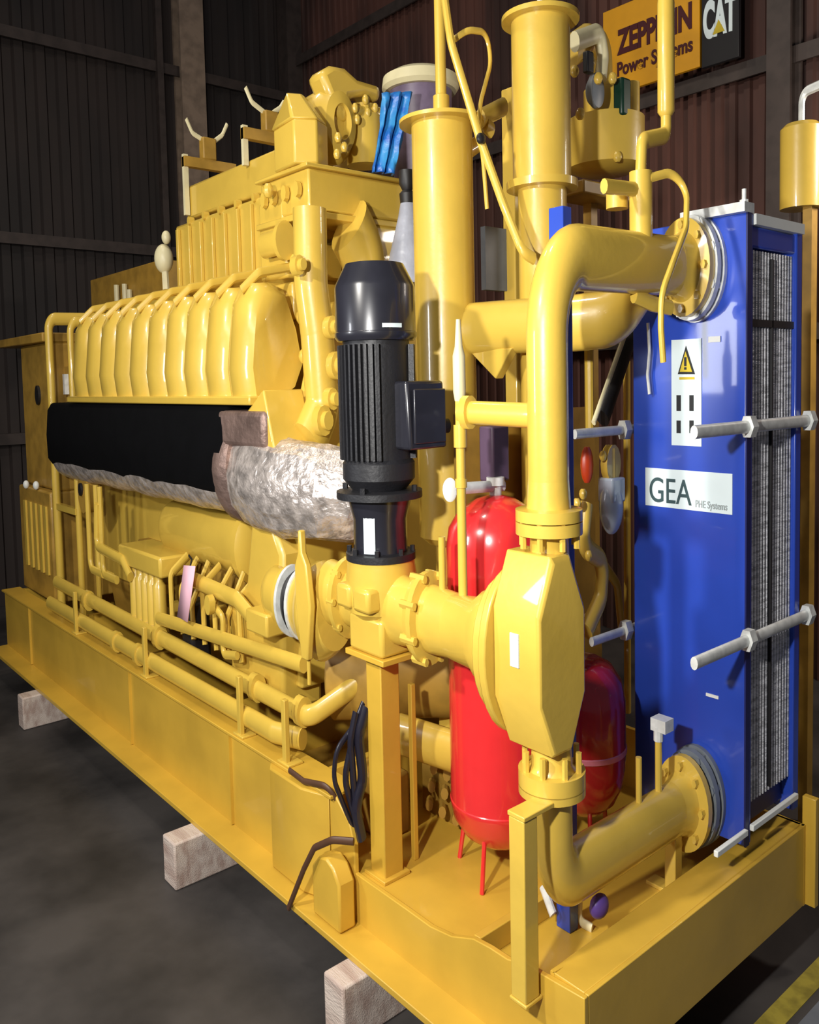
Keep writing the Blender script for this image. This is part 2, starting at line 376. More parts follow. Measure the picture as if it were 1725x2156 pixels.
# front gear end
m = MB(); m.prism([(.3, .9), (1.6, .9), (1.6, 2.9), (1.2, 3.3), (.7, 3.3), (.50, 2.9), (.34, 2.3)], 'yz', -2.55, -2.38); m.build('front_gear_housing', YEL, e, bevel=.02)
m = MB(); m.prism([(-2.62, 2.62), (-2.42, 2.75), (-2.3, 2.35), (-2.38, 2.2), (-2.5, 2.3)], 'xz', .12, .4); m.build('manifold_end_bracket', YEL, e, bevel=.012)
m = MB(); m.tube([(-2.300, 0.406, 3.811), (-2.300, 0.400, 3.364), (-2.300, 0.435, 3.083), (-2.300, 0.461, 2.626), (-2.300, 0.351, 2.431)], .1, 20, R=.1, rs=None); m.build('coolant_riser', YEL, e)
m = MB(); m.tube([(-2.450, 0.804, 3.777), (-2.450, 0.902, 3.621), (-2.450, 0.942, 3.287), (-2.450, 0.897, 2.483)], .14, 24, R=.15); m.build('charge_air_elbow', YEL, e)
m = MB(); m.box(-2.6, -2.42, .95, 1.5, 3.2, 3.8); m.build('front_cover', YEL, e, bevel=.02)
for a in ((688, 690, .05), (700, 760, .04), (690, 880, .06), (640, 905, .05), (690, 930, .05), (655, 560, .04)):
    pass
m = MB()
for (px, r) in (((-2.200, 0.442, 3.106), .04), ((-2.200, 0.469, 2.881), .05), ((-2.200, 0.363, 2.560), .055), ((-2.200, 0.428, 2.684), .04), ((-2.250, 0.255, 3.460), .035)):
    m.lathe(px, [(0, r), (.06, r), (.06, r * .6), (.1, r * .6)], (1, 0, 0), 12)
m.build('hose_fitting', YEL, e, split=True)
# lower side clutter: starter, lube oil cooler tube, filters, pipes
m = MB(); m.lathe((-4.45, .42, 1.66), [(0, .02), (.02, .11), (.1, .13), (1.25, .13), (1.27, .15), (1.33, .15), (1.36, .1)], (1, 0, 0), 28); m.build('oil_cooler', YEL, e)
m = MB(); m.lathe((-5.75, .30, 1.85), [(0, .12), (.12, .12), (.12, .03), (.125, .03)], (0, -1, 0), 24); m.build('side_cover', YDK, e)
m = MB(); m.lathe((-5.75, .175, 1.87), [(0, .035), (.02, .035)], (0, -1, 0), 12); m.build('cover_hole', RUB, e)
for i in range(5):
    x = -4.55 + i * .11
    m = MB(); m.lathe((x, .16, .86), [(0, .03), (.02, .05), (.42, .05), (.45, .03), (.5, .03)], (0, 0, 1), 16); m.build('oil_filter', YEL, e)
m = MB(); m.box(-4.75, -3.95, .1, .4, 1.36, 1.52); m.build('filter_head', YEL, e, bevel=.02)
for (x, y) in ((-5.45, .12), (-5.3, .14), (-5.15, .12)):
    m = MB(); m.tube([(x, y, 1.95), (x, y, 1.2), (x + .3, y, 1.2)], .022, 10, R=.06); m.build('oil_line', YEL, e)
m = MB(); m.tube([(-5.162, 0.100, 1.807), (-5.208, 0.100, 1.436), (-4.640, 0.100, 1.399), (-4.507, 0.100, 1.286)], .028, 10, R=.05); m.build('drain_line', YEL, e)
m = MB(); m.tube([(-3.529, 0.120, 1.444), (-2.820, 0.120, 1.418), (-2.6, .12, 1.32)], .035, 12, R=.05); m.build('fuel_rail', YEL, e)
m = MB(); m.tube([(-4.0, .1, 1.06), (-2.036, 0.100, 1.192), ], .03, 12); m.build('drain_rail', YEL, e)
m = MB(); m.tube([(-3.110, 0.100, 1.326), (-2.983, 0.100, 1.272), (-3.002, 0.100, 1.022), (-2.809, 0.100, 1.061)], .018, 10, R=.03); m.lathe((-3.083, 0.080, 1.345), [(0, .04), (.04, .04)], (0, -1, 0), 14); m.build('drain_cock', YEL, e)
m = MB(); m.prism([(-3.1, .75), (-2.45, .75), (-2.4, 1.75), (-2.55, 1.98), (-2.75, 1.95), (-2.85, 1.5), (-3.1, 1.3)], 'xz', .2, .5); m.build('pump_drive_housing', YEL, e, bevel=.03)
m = MB(); m.box(-5.2, -3.2, .45, .56, .95, 1.45); m.build('inspection_door', YDK, e, bevel=.01)
random.seed(3)
m = MB()
for i in range(16): m.lathe((-5.0 + i * .16, .42, 1.02 + (i % 2) * .12), [(0, .03), (.06, .03)], (0, -1, 0), 8)
m.build('door_bolt', YEL, e, split=True)
for i in range(7):
    x = -3.9 + i * .17; m = MB(); m.tube([(x, .3, 1.52), (x, .16, 1.4 - (i % 3) * .08), (x + .05, .14, 1.0)], .018, 8, R=.05); m.build('oil_line', YEL, e)
# left end valve bits
m = MB(); m.ell((-5.206, 0.800, 3.910), .09, .08, .13); m.ell((-5.140, 0.800, 4.087), .04, .04, .06); m.tube([(-5.193, 0.800, 3.845), (-5.183, 0.800, 3.636)], .03, 8); m.build('throttle_valve', CREAM, e)
# ================================================================== far yellow cabinet behind left
s = thing('control_cabinet', 'dim yellow cabinet behind the left end of the engine covers', 'cabinet', (-7.878, 1.500, 3.431))
a = (-8.965, 1.500, 4.159); b = (-6.814, 1.500, 3.472)
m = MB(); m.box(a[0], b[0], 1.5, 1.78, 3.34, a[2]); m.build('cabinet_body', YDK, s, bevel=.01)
m = MB()
for px in ((-7.979, 1.450, 3.997), (-7.734, 1.450, 3.983), (-7.602, 1.450, 3.905)): m.tube([(px[0], 1.45, 3.36), (px[0], 1.45, px[2])], .03, 8)
m.build('conduit', CREAM, s, split=True)
# ================================================================== WIRING BRACKETS
def wiring(P, lab):
    s = thing('sensor_bracket', lab, 'bracket', (P['post'][0], .74, P['z0']), 'sensor brackets on the engine')
    p = P['post']; q = P['arm']
    m = MB(); m.box(p[0] - .016, p[0] + .016, .7, .74, P['z0'], p[2]); m.build('post', CREAM, s)
    m = MB(); m.box(p[0] - .02, p[0] + .04, .7, q[1], p[2] - .1, p[2] - .02); m.build('arm', YDK, s)
    m = MB(); m.box(p[0] - .03, p[0] + .05, P['bx'][0], P['bx'][1], p[2] - .02, P['bx'][2]); m.build('sensor_box', YDK, s, bevel=.01)
    for h in P['hoses']:
        m = MB(); m.tube(h, .013, 8, R=.05); m.build('wire_loom', CREAM, s)
wiring(dict(post=(-4.554, 0.720, 4.665), z0=(-4.597, 0.720, 4.176)[2], arm=(-4.554, 1.165, 4.675),
    bx=((-4.554, 0.863, 4.783)[1], (-4.554, 0.984, 4.803)[1], (-4.554, 0.920, 4.824)[2]),
    hoses=[[(-4.554, 0.877, 4.813), (-4.554, 0.794, 4.848), (-4.554, 0.744, 4.954)], [(-4.554, 0.976, 4.802), (-4.554, 1.066, 4.876), (-4.554, 1.114, 4.974)]]), 'left sensor bracket, thin yellow post with V shaped wires at the engine rear')
wiring(dict(post=(-3.582, 0.720, 4.662), z0=(-3.602, 0.720, 4.374)[2], arm=(-3.582, 1.025, 4.660),
    bx=((-3.582, 0.874, 4.771)[1], (-3.582, 0.988, 4.792)[1], (-3.582, 0.927, 4.795)[2]),
    hoses=[[(-3.582, 0.891, 4.788), (-3.582, 0.789, 4.840), (-3.582, 0.742, 4.936)], [(-3.582, 0.968, 4.796), (-3.582, 1.031, 4.842), (-3.582, 1.066, 4.894)]]), 'right sensor bracket with curved wire, close beside the turbocharger')
# ================================================================== CHARGE COOLER + TURBO
s = thing('charge_air_cooler', 'yellow box shaped charge air cooler under the turbocharger', 'cooler', (-2.9, 1.0, 3.6))
xf = -2.45
z1 = (-2.450, 0.509, 4.100)[2]; z0 = (-2.450, 0.500, 3.847)[2]; yl = (-2.450, 0.504, 3.962)[1]; yr = (-2.450, 1.416, 4.080)[1]
xb = -3.02
m = MB(); m.box(xb, xf, yl, yr, z0, z1); m.build('housing', YEL, s, bevel=.015)
m = MB(); m.box(xb - .02, xf + .03, yl - .03, yr + .03, z0 - .05, z0 - .01); m.box(xb - .02, xf + .03, yl - .03, yr + .03, z1, z1 + .025); m.build('flange', YEL, s, bevel=.006)
m = MB(); m.box(-2.95, -2.6, .95, 1.5, 3.62, z0 - .05); m.build('support', YEL, s, bevel=.01)
m = MB()
for t in (.15, .35, .6, .85): m.lathe((xb + (xf - xb) * t, yl - .01, z1 - .12), [(0, .03), (.03, .03)], (0, -1, 0), 8)
m.build('cover_bolt', YEL, s, split=True)
TZ = z1 + .025
s = thing('turbocharger', 'yellow turbocharger with round housings on top of the engine', 'turbocharger', (-2.7, .9, TZ))
a = (-2.500, 0.380, 4.351); b = (-2.500, 0.695, 4.408); zt = (-2.500, 0.535, 4.393)[2]; zt2 = (-2.500, 0.542, 4.589)[2]; mid = (-2.500, 0.559, 4.383)[1]
m = MB(); m.hull([(-2.78, a[1] + .09, TZ), (-2.5, mid - .12, TZ), (-2.42, mid, TZ), (-2.5, b[1], TZ), (-2.85, b[1], TZ)], [(-2.78, a[1] + .09, zt), (-2.5, mid - .12, zt), (-2.42, mid, zt), (-2.5, b[1], zt), (-2.85, b[1], zt)]); m.build('inlet_duct', YEL, s, bevel=.012)
m = MB(); m.hull([(-2.80, a[1] + .08, zt), (-2.5, mid - .13, zt), (-2.41, mid, zt), (-2.5, b[1], zt), (-2.85, b[1], zt)], [(-2.76, a[1] + .17, zt2 - .03), (-2.62, mid - .09, zt2), (-2.58, mid, zt2), (-2.62, b[1] - .05, zt2 - .02), (-2.80, b[1] - .04, zt2 - .02)]); m.build('inlet_hood', YEL, s, bevel=.015)
c = (-2.700, 0.875, 4.473)
m = MB(); m.lathe((-2.98, c[1], c[2]), [(0, .1), (.08, .15), (.3, .155), (.38, .12), (.4, .07), (.34, .05)], (1, 0, 0), 32); m.build('compressor_housing', YEL, s)
m = MB(); m.prism([((-2.600, 0.722, 4.763)[1:]), ((-2.600, 0.816, 4.828)[1:]), ((-2.600, 0.922, 4.836)[1:]), ((-2.600, 1.025, 4.783)[1:]), ((-2.600, 1.225, 4.778)[1:]), ((-2.600, 1.214, 4.666)[1:]), ((-2.600, 1.081, 4.687)[1:]), ((-2.600, 0.962, 4.648)[1:]), ((-2.600, 0.937, 4.475)[1:]), ((-2.600, 0.851, 4.520)[1:])], 'yz', -2.78, -2.6); m.build('volute_rim', YEL, s, bevel=.04)
m = MB(); m.lathe((-2.700, 1.136, 4.249), [(0, .12), (.33, .12), (.35, .09), (.4, .09)], (0, 0, 1), 28); m.build('bearing_housing', YEL, s)
m = MB()
for q in ((-2.600, 1.080, 4.655), (-2.600, 0.991, 4.583), (-2.600, 1.098, 4.572), (-2.600, 1.005, 4.512), (-2.600, 1.159, 4.615), (-2.450, 0.737, 4.315), (-2.450, 0.783, 4.264), (-2.450, 0.726, 4.211)): m.ell(q, .024, .024, .036, seg=10, rg=6)
m.tube([(-2.620, 1.096, 4.679), (-2.620, 1.099, 4.524)], .025, 8); m.tube([(-2.620, 0.994, 4.576), (-2.620, 1.216, 4.605)], .02, 8)
m.build('oil_fitting', YEL, s, split=True)
# air filter
s = thing('air_filter', 'round air filter with cream lid behind the turbocharger', 'air filter', (-2.600, 1.552, 4.240))
xa = -2.75; c = (-2.750, 1.703, 4.969)
m = MB(); zl = (-2.750, 1.701, 4.884)[2]; zz0 = (-2.750, 1.684, 4.299)[2]; rr = .26
m.lathe((xa, c[1], zl - .02), [(0, rr), (.03, rr + .02), (.1, rr + .01), (.14, rr - .06), (.15, .05)], (0, 0, 1), 40); m.build('lid', CREAM, s)
m = MB(); m.lathe((xa, c[1], TZ), [(0, .2), (zl - TZ, .23)], (0, 0, 1), 36); m.build('filter_body', mat('mauve_grey_paint', lin(120, 105, 128), .4, var=.2), s)
m = MB(); m.tube([(xa + .23, c[1] + .05, TZ + .02), (xa + .25, c[1] + .2, TZ + .25), (xa + .1, c[1] + .35, TZ + .3)], .02, 8, R=.1); m.build('clamp_strap', CREAM, s)
s = thing('plastic_cover', 'blue plastic sheet hanging down the front of the air filter', 'plastic sheet', (-2.500, 1.189, 4.185))
m = MB(); random.seed(4)
rows = []
for j in range(13):
    t = j / 12; l = 800 - 22 * t ** 2; row = []
    L = Vector((-2.460, 1.114, 4.662)).lerp(Vector((-2.420, 0.964, 4.130)), t); Rr = Vector((-2.420, 1.310, 4.699)).lerp(Vector((-2.360, 1.113, 4.121)), t)
    for i in range(15):
        u = i / 14; p = L.lerp(Rr, u); p.x += .03 * math.sin(u * 15 + t * 2) + random.uniform(-.006, .006); row.append(m.bm.verts.new(p))
    rows.append(row)
for r0, r1 in zip(rows, rows[1:]):
    for i in range(14): m.bm.faces.new((r0[i], r0[i + 1], r1[i + 1], r1[i]))
o = m.build('sheet', TARP, s, smooth=60); md = o.modifiers.new('t', 'SOLIDIFY'); md.thickness = .012
s = thing('plastic_cone', 'pale grey plastic cone standing between black motor and tall cylinder', 'cone', (-2.100, 0.954, 3.376))
cc = (-2.100, 1.000, 3.378)
m = MB(); m.lathe(cc, [(0, .15), (.1, .14), (.42, .06), (.5, .045)], (0, 0, 1), 24); m.build('cone_body', TARPG, s)
m = MB(); m.lathe((cc[0], cc[1], cc[2] + .5), [(0, .045), (.06, .05), (.08, .03), (.12, .05), (.2, .05)], (0, 0, 1), 16); m.build('cone_cap', RUB, s)
# ================================================================== EXHAUST DUCT
s = thing('exhaust_duct', 'black jacketed horizontal exhaust duct with foil along its underside', 'duct', (-4.6, .3, 2.3))
m = MB(); sec = [(.24, 2.50), (.14, 2.44), (.10, 2.33), (.10, 2.08), (.13, 1.99), (.25, 1.93), (.5, 2.0), (.52, 2.48)]
sec = [(.30, 2.65), (.13, 2.65), (.09, 2.58), (.07, 2.35), (.075, 2.13), (.12, 2.06), (.3, 2.05), (.5, 2.1), (.5, 2.62)]
m.prism(sec, 'yz', -6.35, -2.88); m.build('black_jacket', WRAP, s, bevel=.02)
m = MB(); m.lathe((-6.3, .25, 2.21), [(i * .19, .168 + random.uniform(-.006, .006)) for i in range(19)], (1, 0, 0), 28); m.build('foil_underside', FOIL, s, smooth=60)
m = MB(); m.box(-2.95, -2.38, .09, .4, 2.40, 2.62); m.build('joint_box', FOILD, s, bevel=.03)
m = MB(); m.lathe((-3.02, .27, 2.24), [(0, .195), (.05, .212), (.14, .212), (.18, .19)], (1, 0, 0), 28); m.build('joint_band', FOILD, s)
random.seed(11)
s = thing('foil_wrapped_elbow', 'crumpled silver foil wrapped exhaust elbow left of the black pump motor', 'pipe elbow', (-2.3, .25, 2.2))
m = MB(); pts = [(-2.88, .27, 2.19), (-2.75, .25, 2.19), (-2.6, .23, 2.18), (-2.45, .22, 2.17), (-2.3, .22, 2.16), (-2.15, .24, 2.16), (-2.0, .28, 2.15), (-1.88, .36, 2.14), (-1.80, .46, 2.14)]
m.tube(pts, .15, 30, rs=[.165, .182, .188, .185, .178, .172, .168, .158, .14], jit=.012); m.build('foil_wrap', FOIL, s, smooth=18)
# ================================================================== GUARD RAIL
s = thing('guard_rail', 'bent yellow tube guard rail at the far left of the engine', 'guard rail', (-5.8, 0, .62))
m = MB(); m.tube([(-6.60, .22, .62), (-6.60, .22, 3.46), (-6.60, .6, 3.47), (-6.60, 1.0, 3.48)], .038, 14, R=.07); m.build('front_post', YEL, s)
m = MB(); m.tube([(-6.05, .24, .62), (-6.05, .24, 3.40), (-6.05, .6, 3.40)], .03, 12, R=.07); m.build('inner_post', YEL, s)
m = MB(); m.box(-6.62, -6.03, .2, .25, 1.6, 1.66); m.build('cross_tie', YEL, s)
m = MB(); m.tube([(-6.2, .45, .62), (-6.2, .45, 2.4)], .025, 10); m.build('rear_post', YEL, s)
# ================================================================== SIDE PIPES
s = thing('coolant_pipe', 'upper yellow coolant pipe running along the skid side and turning in at the near end', 'pipe', (-4, .12, .9))
m = MB(); m.tube([(-6.4, .12, .92), (-2.02, .12, .885), (-1.74, .62, 1.24)], .038, 20, R=.10); m.build('pipe_run', YEL, s)
s = thing('coolant_pipe', 'lower yellow coolant pipe lying just above the skid side beam', 'pipe', (-4, .05, .72))
m = MB(); m.tube([(-6.4, .05, .73), (-2.30, .05, .735), (-2.1, .12, .735)], .04, 20, R=.05); m.build('pipe_run', YEL, s)
m = MB()
for x in (-4.75, -4.3): m.lathe((x, .05, .73), [(0, .052), (.05, .052)], (1, 0, 0), 20)
m.build('weld_collar', YEL, s, split=True)
for x, lab in ((-5.55, 'farthest'), (-4.05, 'second farthest'), (-2.62, 'second nearest'), (-2.1, 'nearest')):
    s = thing('pipe_bracket', lab + ' yellow clamp bracket holding the two coolant pipes on the skid side', 'pipe bracket', (x, .03, .62), 'pipe brackets on the skid side')
    m = MB(); m.box(x - .02, x + .02, -.01, .02, .63, 1.0); m.build('upright', YEL, s, bevel=.004)
    m = MB(); m.lathe((x - .03, .12, .90), [(0, .055), (.06, .055)], (1, 0, 0), 16); m.build('pipe_clamp', YEL, s)
    m = MB(); m.box(x - .06, x + .06, -.02, .08, .625, .64); m.build('foot_plate', YEL, s, bevel=.004)
# ================================================================== PINK TAG
s = thing('inspection_tag', 'pink paper tag hanging on the engine side', 'tag', (-3.304, 0.000, 1.389))
a = [(-3.402, 0.040, 1.561), (-3.229, 0.040, 1.581), (-3.357, 0.030, 1.177), (-3.518, 0.030, 1.184)]
m = MB(); v = [m.bm.verts.new(p) for p in a]; m.bm.faces.new(v); o = m.build('paper', PINK, s); md = o.modifiers.new('t', 'SOLIDIFY'); md.thickness = .004
m = MB(); m.tube([(-3.337, 0.050, 1.553), (-3.387, 0.090, 1.595), (-3.493, 0.120, 1.601)], .006, 6); m.build('string', RUB, s)
s = tag(MB().box(-3.72, -3.55, .14, .30, .80, 1.25).build('black_canister', RUB, None, bevel=.03), 'black canister on the engine side just behind the pink tag', 'canister')
# ================================================================== BLACK PUMP MOTOR + PUMP
PX, PY = -1.37, .15
s = thing('circulation_pump', 'inline circulation pump with tall black electric motor on yellow casing', 'pump', (PX, PY, 1.43))
L = lambda prof: MB().lathe((PX, PY, 0), prof, (0, 0, 1), 40)
L([(3.0, .198), (3.24, .198), (3.26, .192), (3.355, .145), (3.36, .12)]).build('fan_cowl', BLK, s)
m = L([(2.98, .19), (3.0, .203), (3.02, .203), (3.03, .19)]); m.build('cowl_rim', BLK, s)
L([(2.38, .165), (2.98, .165)]).build('motor_body', BLKM, s)
m = MB()
for i in range(40):
    a = 2 * math.pi * i / 40; c, q = math.cos(a), math.sin(a)
    if c > .55 and abs(q) < .55: continue
    ra, rb, t = .16, .192, .006
    m.hull([(PX + c * ra - q * t, PY + q * ra + c * t, 2.40), (PX + c * rb - q * t, PY + q * rb + c * t, 2.40), (PX + c * rb + q * t, PY + q * rb - c * t, 2.40), (PX + c * ra + q * t, PY + q * ra - c * t, 2.40)],
           [(PX + c * ra - q * t, PY + q * ra + c * t, 2.96), (PX + c * rb - q * t, PY + q * rb + c * t, 2.96), (PX + c * rb + q * t, PY + q * rb - c * t, 2.96), (PX + c * ra + q * t, PY + q * ra - c * t, 2.96)])
m.build('cooling_fin', BLKM, s)['kind'] = 'stuff'
# terminal box on +x/+y side
tb = thing('tmp', 'x', 'x'); bpy.data.objects.remove(tb)
m = MB(); m.hull([(PX + .14, PY - .02, 2.45), (PX + .27, PY - .02, 2.45), (PX + .27, PY + .22, 2.45), (PX + .10, PY + .22, 2.45)], [(PX + .14, PY - .02, 2.78), (PX + .25, PY - .02, 2.78), (PX + .25, PY + .22, 2.78), (PX + .10, PY + .22, 2.78)])
tbx = m.build('terminal_box', BLK, s, bevel=.015)
m = MB(); m.lathe((PX + .18, PY + .22, 2.55), [(0, .035), (.05, .035), (.05, .022), (.09, .022)], (0, 1, 0), 16); m.build('cable_gland', RUB, tbx)
m = MB(); m.box(PX + .27, PX + .285, PY + .0, PY + .20, 2.48, 2.74); m.build('box_lid', BLK, tbx, bevel=.005)
L([(2.24, .13), (2.30, .18), (2.38, .18), (2.40, .165)]).build('end_bell', BLKM, s)
m = L([(2.20, .15), (2.205, .215), (2.24, .215), (2.245, .15)]); m.bolts((PX, PY, 2.25), (0, 0, 1), .19, 4, .014, .04, .3); m.build('motor_flange', BLKM, s)
L([(1.93, .135), (1.94, .135), (2.1, .135), (2.2, .16)]).build('lantern', BLK, s)
m = L([(1.895, .175), (1.93, .175), (1.935, .13)]); m.bolts((PX, PY, 1.94), (0, 0, 1), .16, 8, .012, .04); m.build('lantern_flange', BLKM, s)
for (px, w, h) in (((-1.240, -0.055, 2.104), .05, .2),):
    m = MB(); ang = math.radians(-62)
    a0 = Vector((PX, PY, 0))
    pts = []
    for t in (-.22, -.1, 0, .1, .22): pts.append((PX + .139 * math.cos(ang + t), PY + .139 * math.sin(ang + t)))
    lo = [m.bm.verts.new((x, y, 1.94)) for x, y in pts]; hi = [m.bm.verts.new((x, y, 2.17)) for x, y in pts]
    for i in range(4): m.bm.faces.new((lo[i], lo[i + 1], hi[i + 1], hi[i]))
    m.build('rating_label', LABEL, s)
m = MB(); ang = math.radians(-15); pts = [(PX + .2055 * math.cos(ang + t), PY + .2055 * math.sin(ang + t)) for t in (-.25, -.12, 0, .12, .25)]
lo = [m.bm.verts.new((x, y, 3.035)) for x, y in pts]; hi = [m.bm.verts.new((x, y, 3.055)) for x, y in pts]
for i in range(4): m.bm.faces.new((lo[i], lo[i + 1], hi[i + 1], hi[i]))
m.build('silver_stripe', LABEL, s)
# casing
m = MB(); m.lathe((PX, PY, 1.60), [(0, .12), (.04, .17), (.2, .18), (.27, .17), (.295, .17)], (0, 0, 1), 36); m.build('volute', YEL, s)
m = MB(); m.box(PX - .13, PX + .14, PY - .12, PY + .12, 1.43, 1.62); m.build('casing_foot', YEL, s, bevel=.02)
m = MB(); m.box(PX - .14, PX - .02, PY - .19, PY - .1, 1.66, 1.78); m.box(PX + .0, PX + .13, PY - .19, PY - .1, 1.66, 1.78); m.build('casing_boss', YEL, s, bevel=.02, split=True)
m = MB(); m.lathe((PX + .1, PY, 1.66), [(0, .11), (.15, .1), (.2, .1), (.205, .125), (.235, .13), (.24, .135), (.27, .135), (.275, .1), (.5, .09), (.62, .1)], (1, 0, 0), 32)
m.bolts((PX + .34, PY, 1.66), (1, 0, 0), .128, 8, .013, .1, .5); m.build('discharge_nozzle', YEL, s)
m = MB(); m.lathe((PX - .1, PY, 1.64), [(0, .09), (.16, .09), (.165, .13), (.2, .13), (.21, .1), (.34, .11)], (-1, 0, 0), 32)
m.bolts((PX - .28, PY, 1.64), (-1, 0, 0), .12, 8, .012, .06); m.build('suction_nozzle', YEL, s)
# suction valve with lever and rubber joint
s = thing('butterfly_valve', 'yellow flanged valve and elbow at the pump suction', 'valve', (-1.95, .15, 1.6))
m = MB(); m.lathe((-1.84, .15, 1.52), [(-.06, .12), (0, .15), (.05, .17), (.1, .165), (.16, .13), (.2, .12), (.24, .12)], (-1, 0, 0), 36); m.build('valve_body', YEL, s)
m = MB(); m.prism([(-1.86, 1.3), (-1.80, 1.3), (-1.76, 1.6), (-1.79, 1.82), (-1.83, 1.88), (-1.835, 2.0), (-1.86, 2.0), (-1.865, 1.88), (-1.90, 1.8), (-1.90, 1.6)], 'xz', -.03, .01); m.build('lever', YEL, s, bevel=.01)
m = MB(); m.tube([(-1.83, .0, 1.32), (-1.83, .0, 1.16)], .011, 8); m.build('drain_plug', YEL, s)
s = thing('rubber_expansion_joint', 'dark rubber expansion joint with bright steel rims below the foil elbow', 'pipe joint', (-2.2, .15, 1.52))
m = MB(); m.lathe((-2.11, .15, 1.52), [(0, .1), (.04, .115), (.08, .1)], (-1, 0, 0), 36); m.build('rubber_bellow', RUB, s)
m = MB(); m.lathe((-2.08, .15, 1.52), [(0, .10), (.001, .128), (.025, .128), (.03, .10)], (-1, 0, 0), 36); m.build('steel_rim', STEEL, s)
m = MB(); m.lathe((-2.19, .15, 1.52), [(0, .10), (.001, .128), (.025, .128), (.03, .10)], (-1, 0, 0), 36); m.build('steel_rim', STEEL, s)
s = thing('pipe_elbow', 'yellow pipe stub and elbow left of the rubber expansion joint', 'pipe', (-2.4, .2, 1.5))
m = MB(); m.tube([(-2.22, .15, 1.52), (-2.42, .16, 1.52), (-2.5, .3, 1.52)], .1, 28, R=.08); m.lathe((-2.225, .15, 1.52), [(0, .12), (.03, .12)], (-1, 0, 0), 28); m.build('pipe_run', YEL, s)
m = MB(); m.box(-2.6, -2.35, .05, .3, 1.28, 1.42); m.build('support_shelf', YEL, s, bevel=.015)
# pump post
s = thing('pump_support_post', 'square yellow post holding up the pump under the black motor', 'support post', (PX, PY, .25))
m = MB(); m.box(PX - .065, PX + .055, PY - .065, PY + .055, .25, 1.40); m.build('post', YEL2, s, bevel=.006)
m = MB(); m.box(PX - .15, PX + .16, PY - .13, PY + .13, 1.40, 1.43); m.build('head_plate', YEL2, s, bevel=.004)
m = MB(); m.box(PX - .09, PX + .08, PY - .09, PY + .08, .25, .27); m.build('foot_plate', YEL2, s, bevel=.004)
s = tag(MB().box(PX - .02, PX + .01, PY + .17, PY + .20, .25, 1.2).build('thin_upright', YEL2, None, bevel=.004), 'thin yellow upright just behind the pump support post', 'upright')
# ================================================================== AIR SEPARATOR / FILTER BODY with vertical line
MX, MY = -.3, .18
s = thing('dirt_separator', 'yellow faceted strainer body in the middle of the near vertical pipe', 'strainer', (MX, MY, 1.2))
octo = lambda hy, z0, z1, cy, cz: [(MY - hy, z0 + cz), (MY - hy, z1 - cz), (MY - hy + cy, z1), (MY + hy - cy, z1), (MY + hy, z1 - cz), (MY + hy, z0 + cz), (MY + hy - cy, z0), (MY - hy + cy, z0)]
def loft(rings):
    m = MB(); R = [[m.bm.verts.new((x, y, z)) for y, z in P] for x, P in rings]
    for a, b in zip(R, R[1:]): m.bridge(a, b)
    m.bm.faces.new(R[0]); m.bm.faces.new(R[-1]); return m
MY = .135
loft([(-.44, octo(.143, 1.27, 2.08, .085, .22)), (-.21, octo(.143, 1.27, 2.08, .085, .22)), (-.195, octo(.136, 1.29, 2.05, .085, .21))]).build('body', YEL, s, bevel=.006)
def disc(x0, x1, ry, z0, z1, mat_=YEL, name='stepped_cover', n=28, y=MY):
    m = MB(); cz = (z0 + z1) / 2; hz = (z1 - z0) / 2
    P = [(y + ry * math.cos(2 * math.pi * i / n), cz + hz * math.sin(2 * math.pi * i / n)) for i in range(n)]
    return m.prism(P, 'yz', x0, x1)
m = disc(-.48, -.44, .20, 1.29, 2.0); m.build('stepped_cover', YEL, s, bevel=.008)
m = disc(-.53, -.48, .185, 1.35, 1.95); m.build('stepped_cover', YEL, s, bevel=.008)
m = MB(); m.lathe((-.53, MY, 1.66), [(0, .155), (.03, .15), (.035, .135), (.09, .125), (.14, .10), (.3, .09)], (-1, 0, 0), 32); m.build('inlet_cone', YEL, s)
MY = .18
m = MB(); m.lathe((MX, MY, 2.05), [(0, .08), (.08, .078), (.1, .09), (.1, .135), (.15, .135)], (0, 0, 1), 36); m.bolts((MX, MY, 2.16), (0, 0, 1), .115, 8, .013, .13, .5); m.build('top_neck', YEL, s)
m = MB(); m.lathe((MX, MY, 1.30), [(0, .08), (-.11, .085), (-.13, .1), (-.13, .138), (-.20, .138)], (0, 0, 1), 36); m.bolts((MX, MY, 1.17), (0, 0, 1), .115, 8, .013, .17, .5); m.build('bottom_neck', YEL, s)
m = MB(); px = (-0.325, -0.010, 1.700); m.box(px[0] - .02, px[0] + .025, -.014, -.006, px[2] - .065, px[2] + .07); m.build('white_label', LABEL, s)
# upper pipe
FY = 1.17
s = thing('supply_pipe', 'thick yellow pipe rising from the strainer and bending over to the blue exchanger top flange', 'pipe', (MX, MY, 2.2))
m = MB(); m.tube([(MX, MY, 2.24), (MX, MY, 3.27), (MX, FY, 3.29)], .083, 36, R=.20); m.build('pipe_run', YEL, s)
m = MB(); m.lathe((MX, MY, 2.205), [(0, .135), (.045, .135), (.05, .09), (.16, .083)], (0, 0, 1), 36); m.build('lower_flange', YEL, s)
m = MB(); m.lathe((MX, FY - .1, 3.29), [(0, .083), (.07, .09), (.09, .1), (.10, .14), (.145, .14)], (0, 1, 0), 36); m.bolts((MX, FY + .0, 3.29), (0, 1, 0), .118, 8, .013, .05); m.build('end_flange', YEL, s)
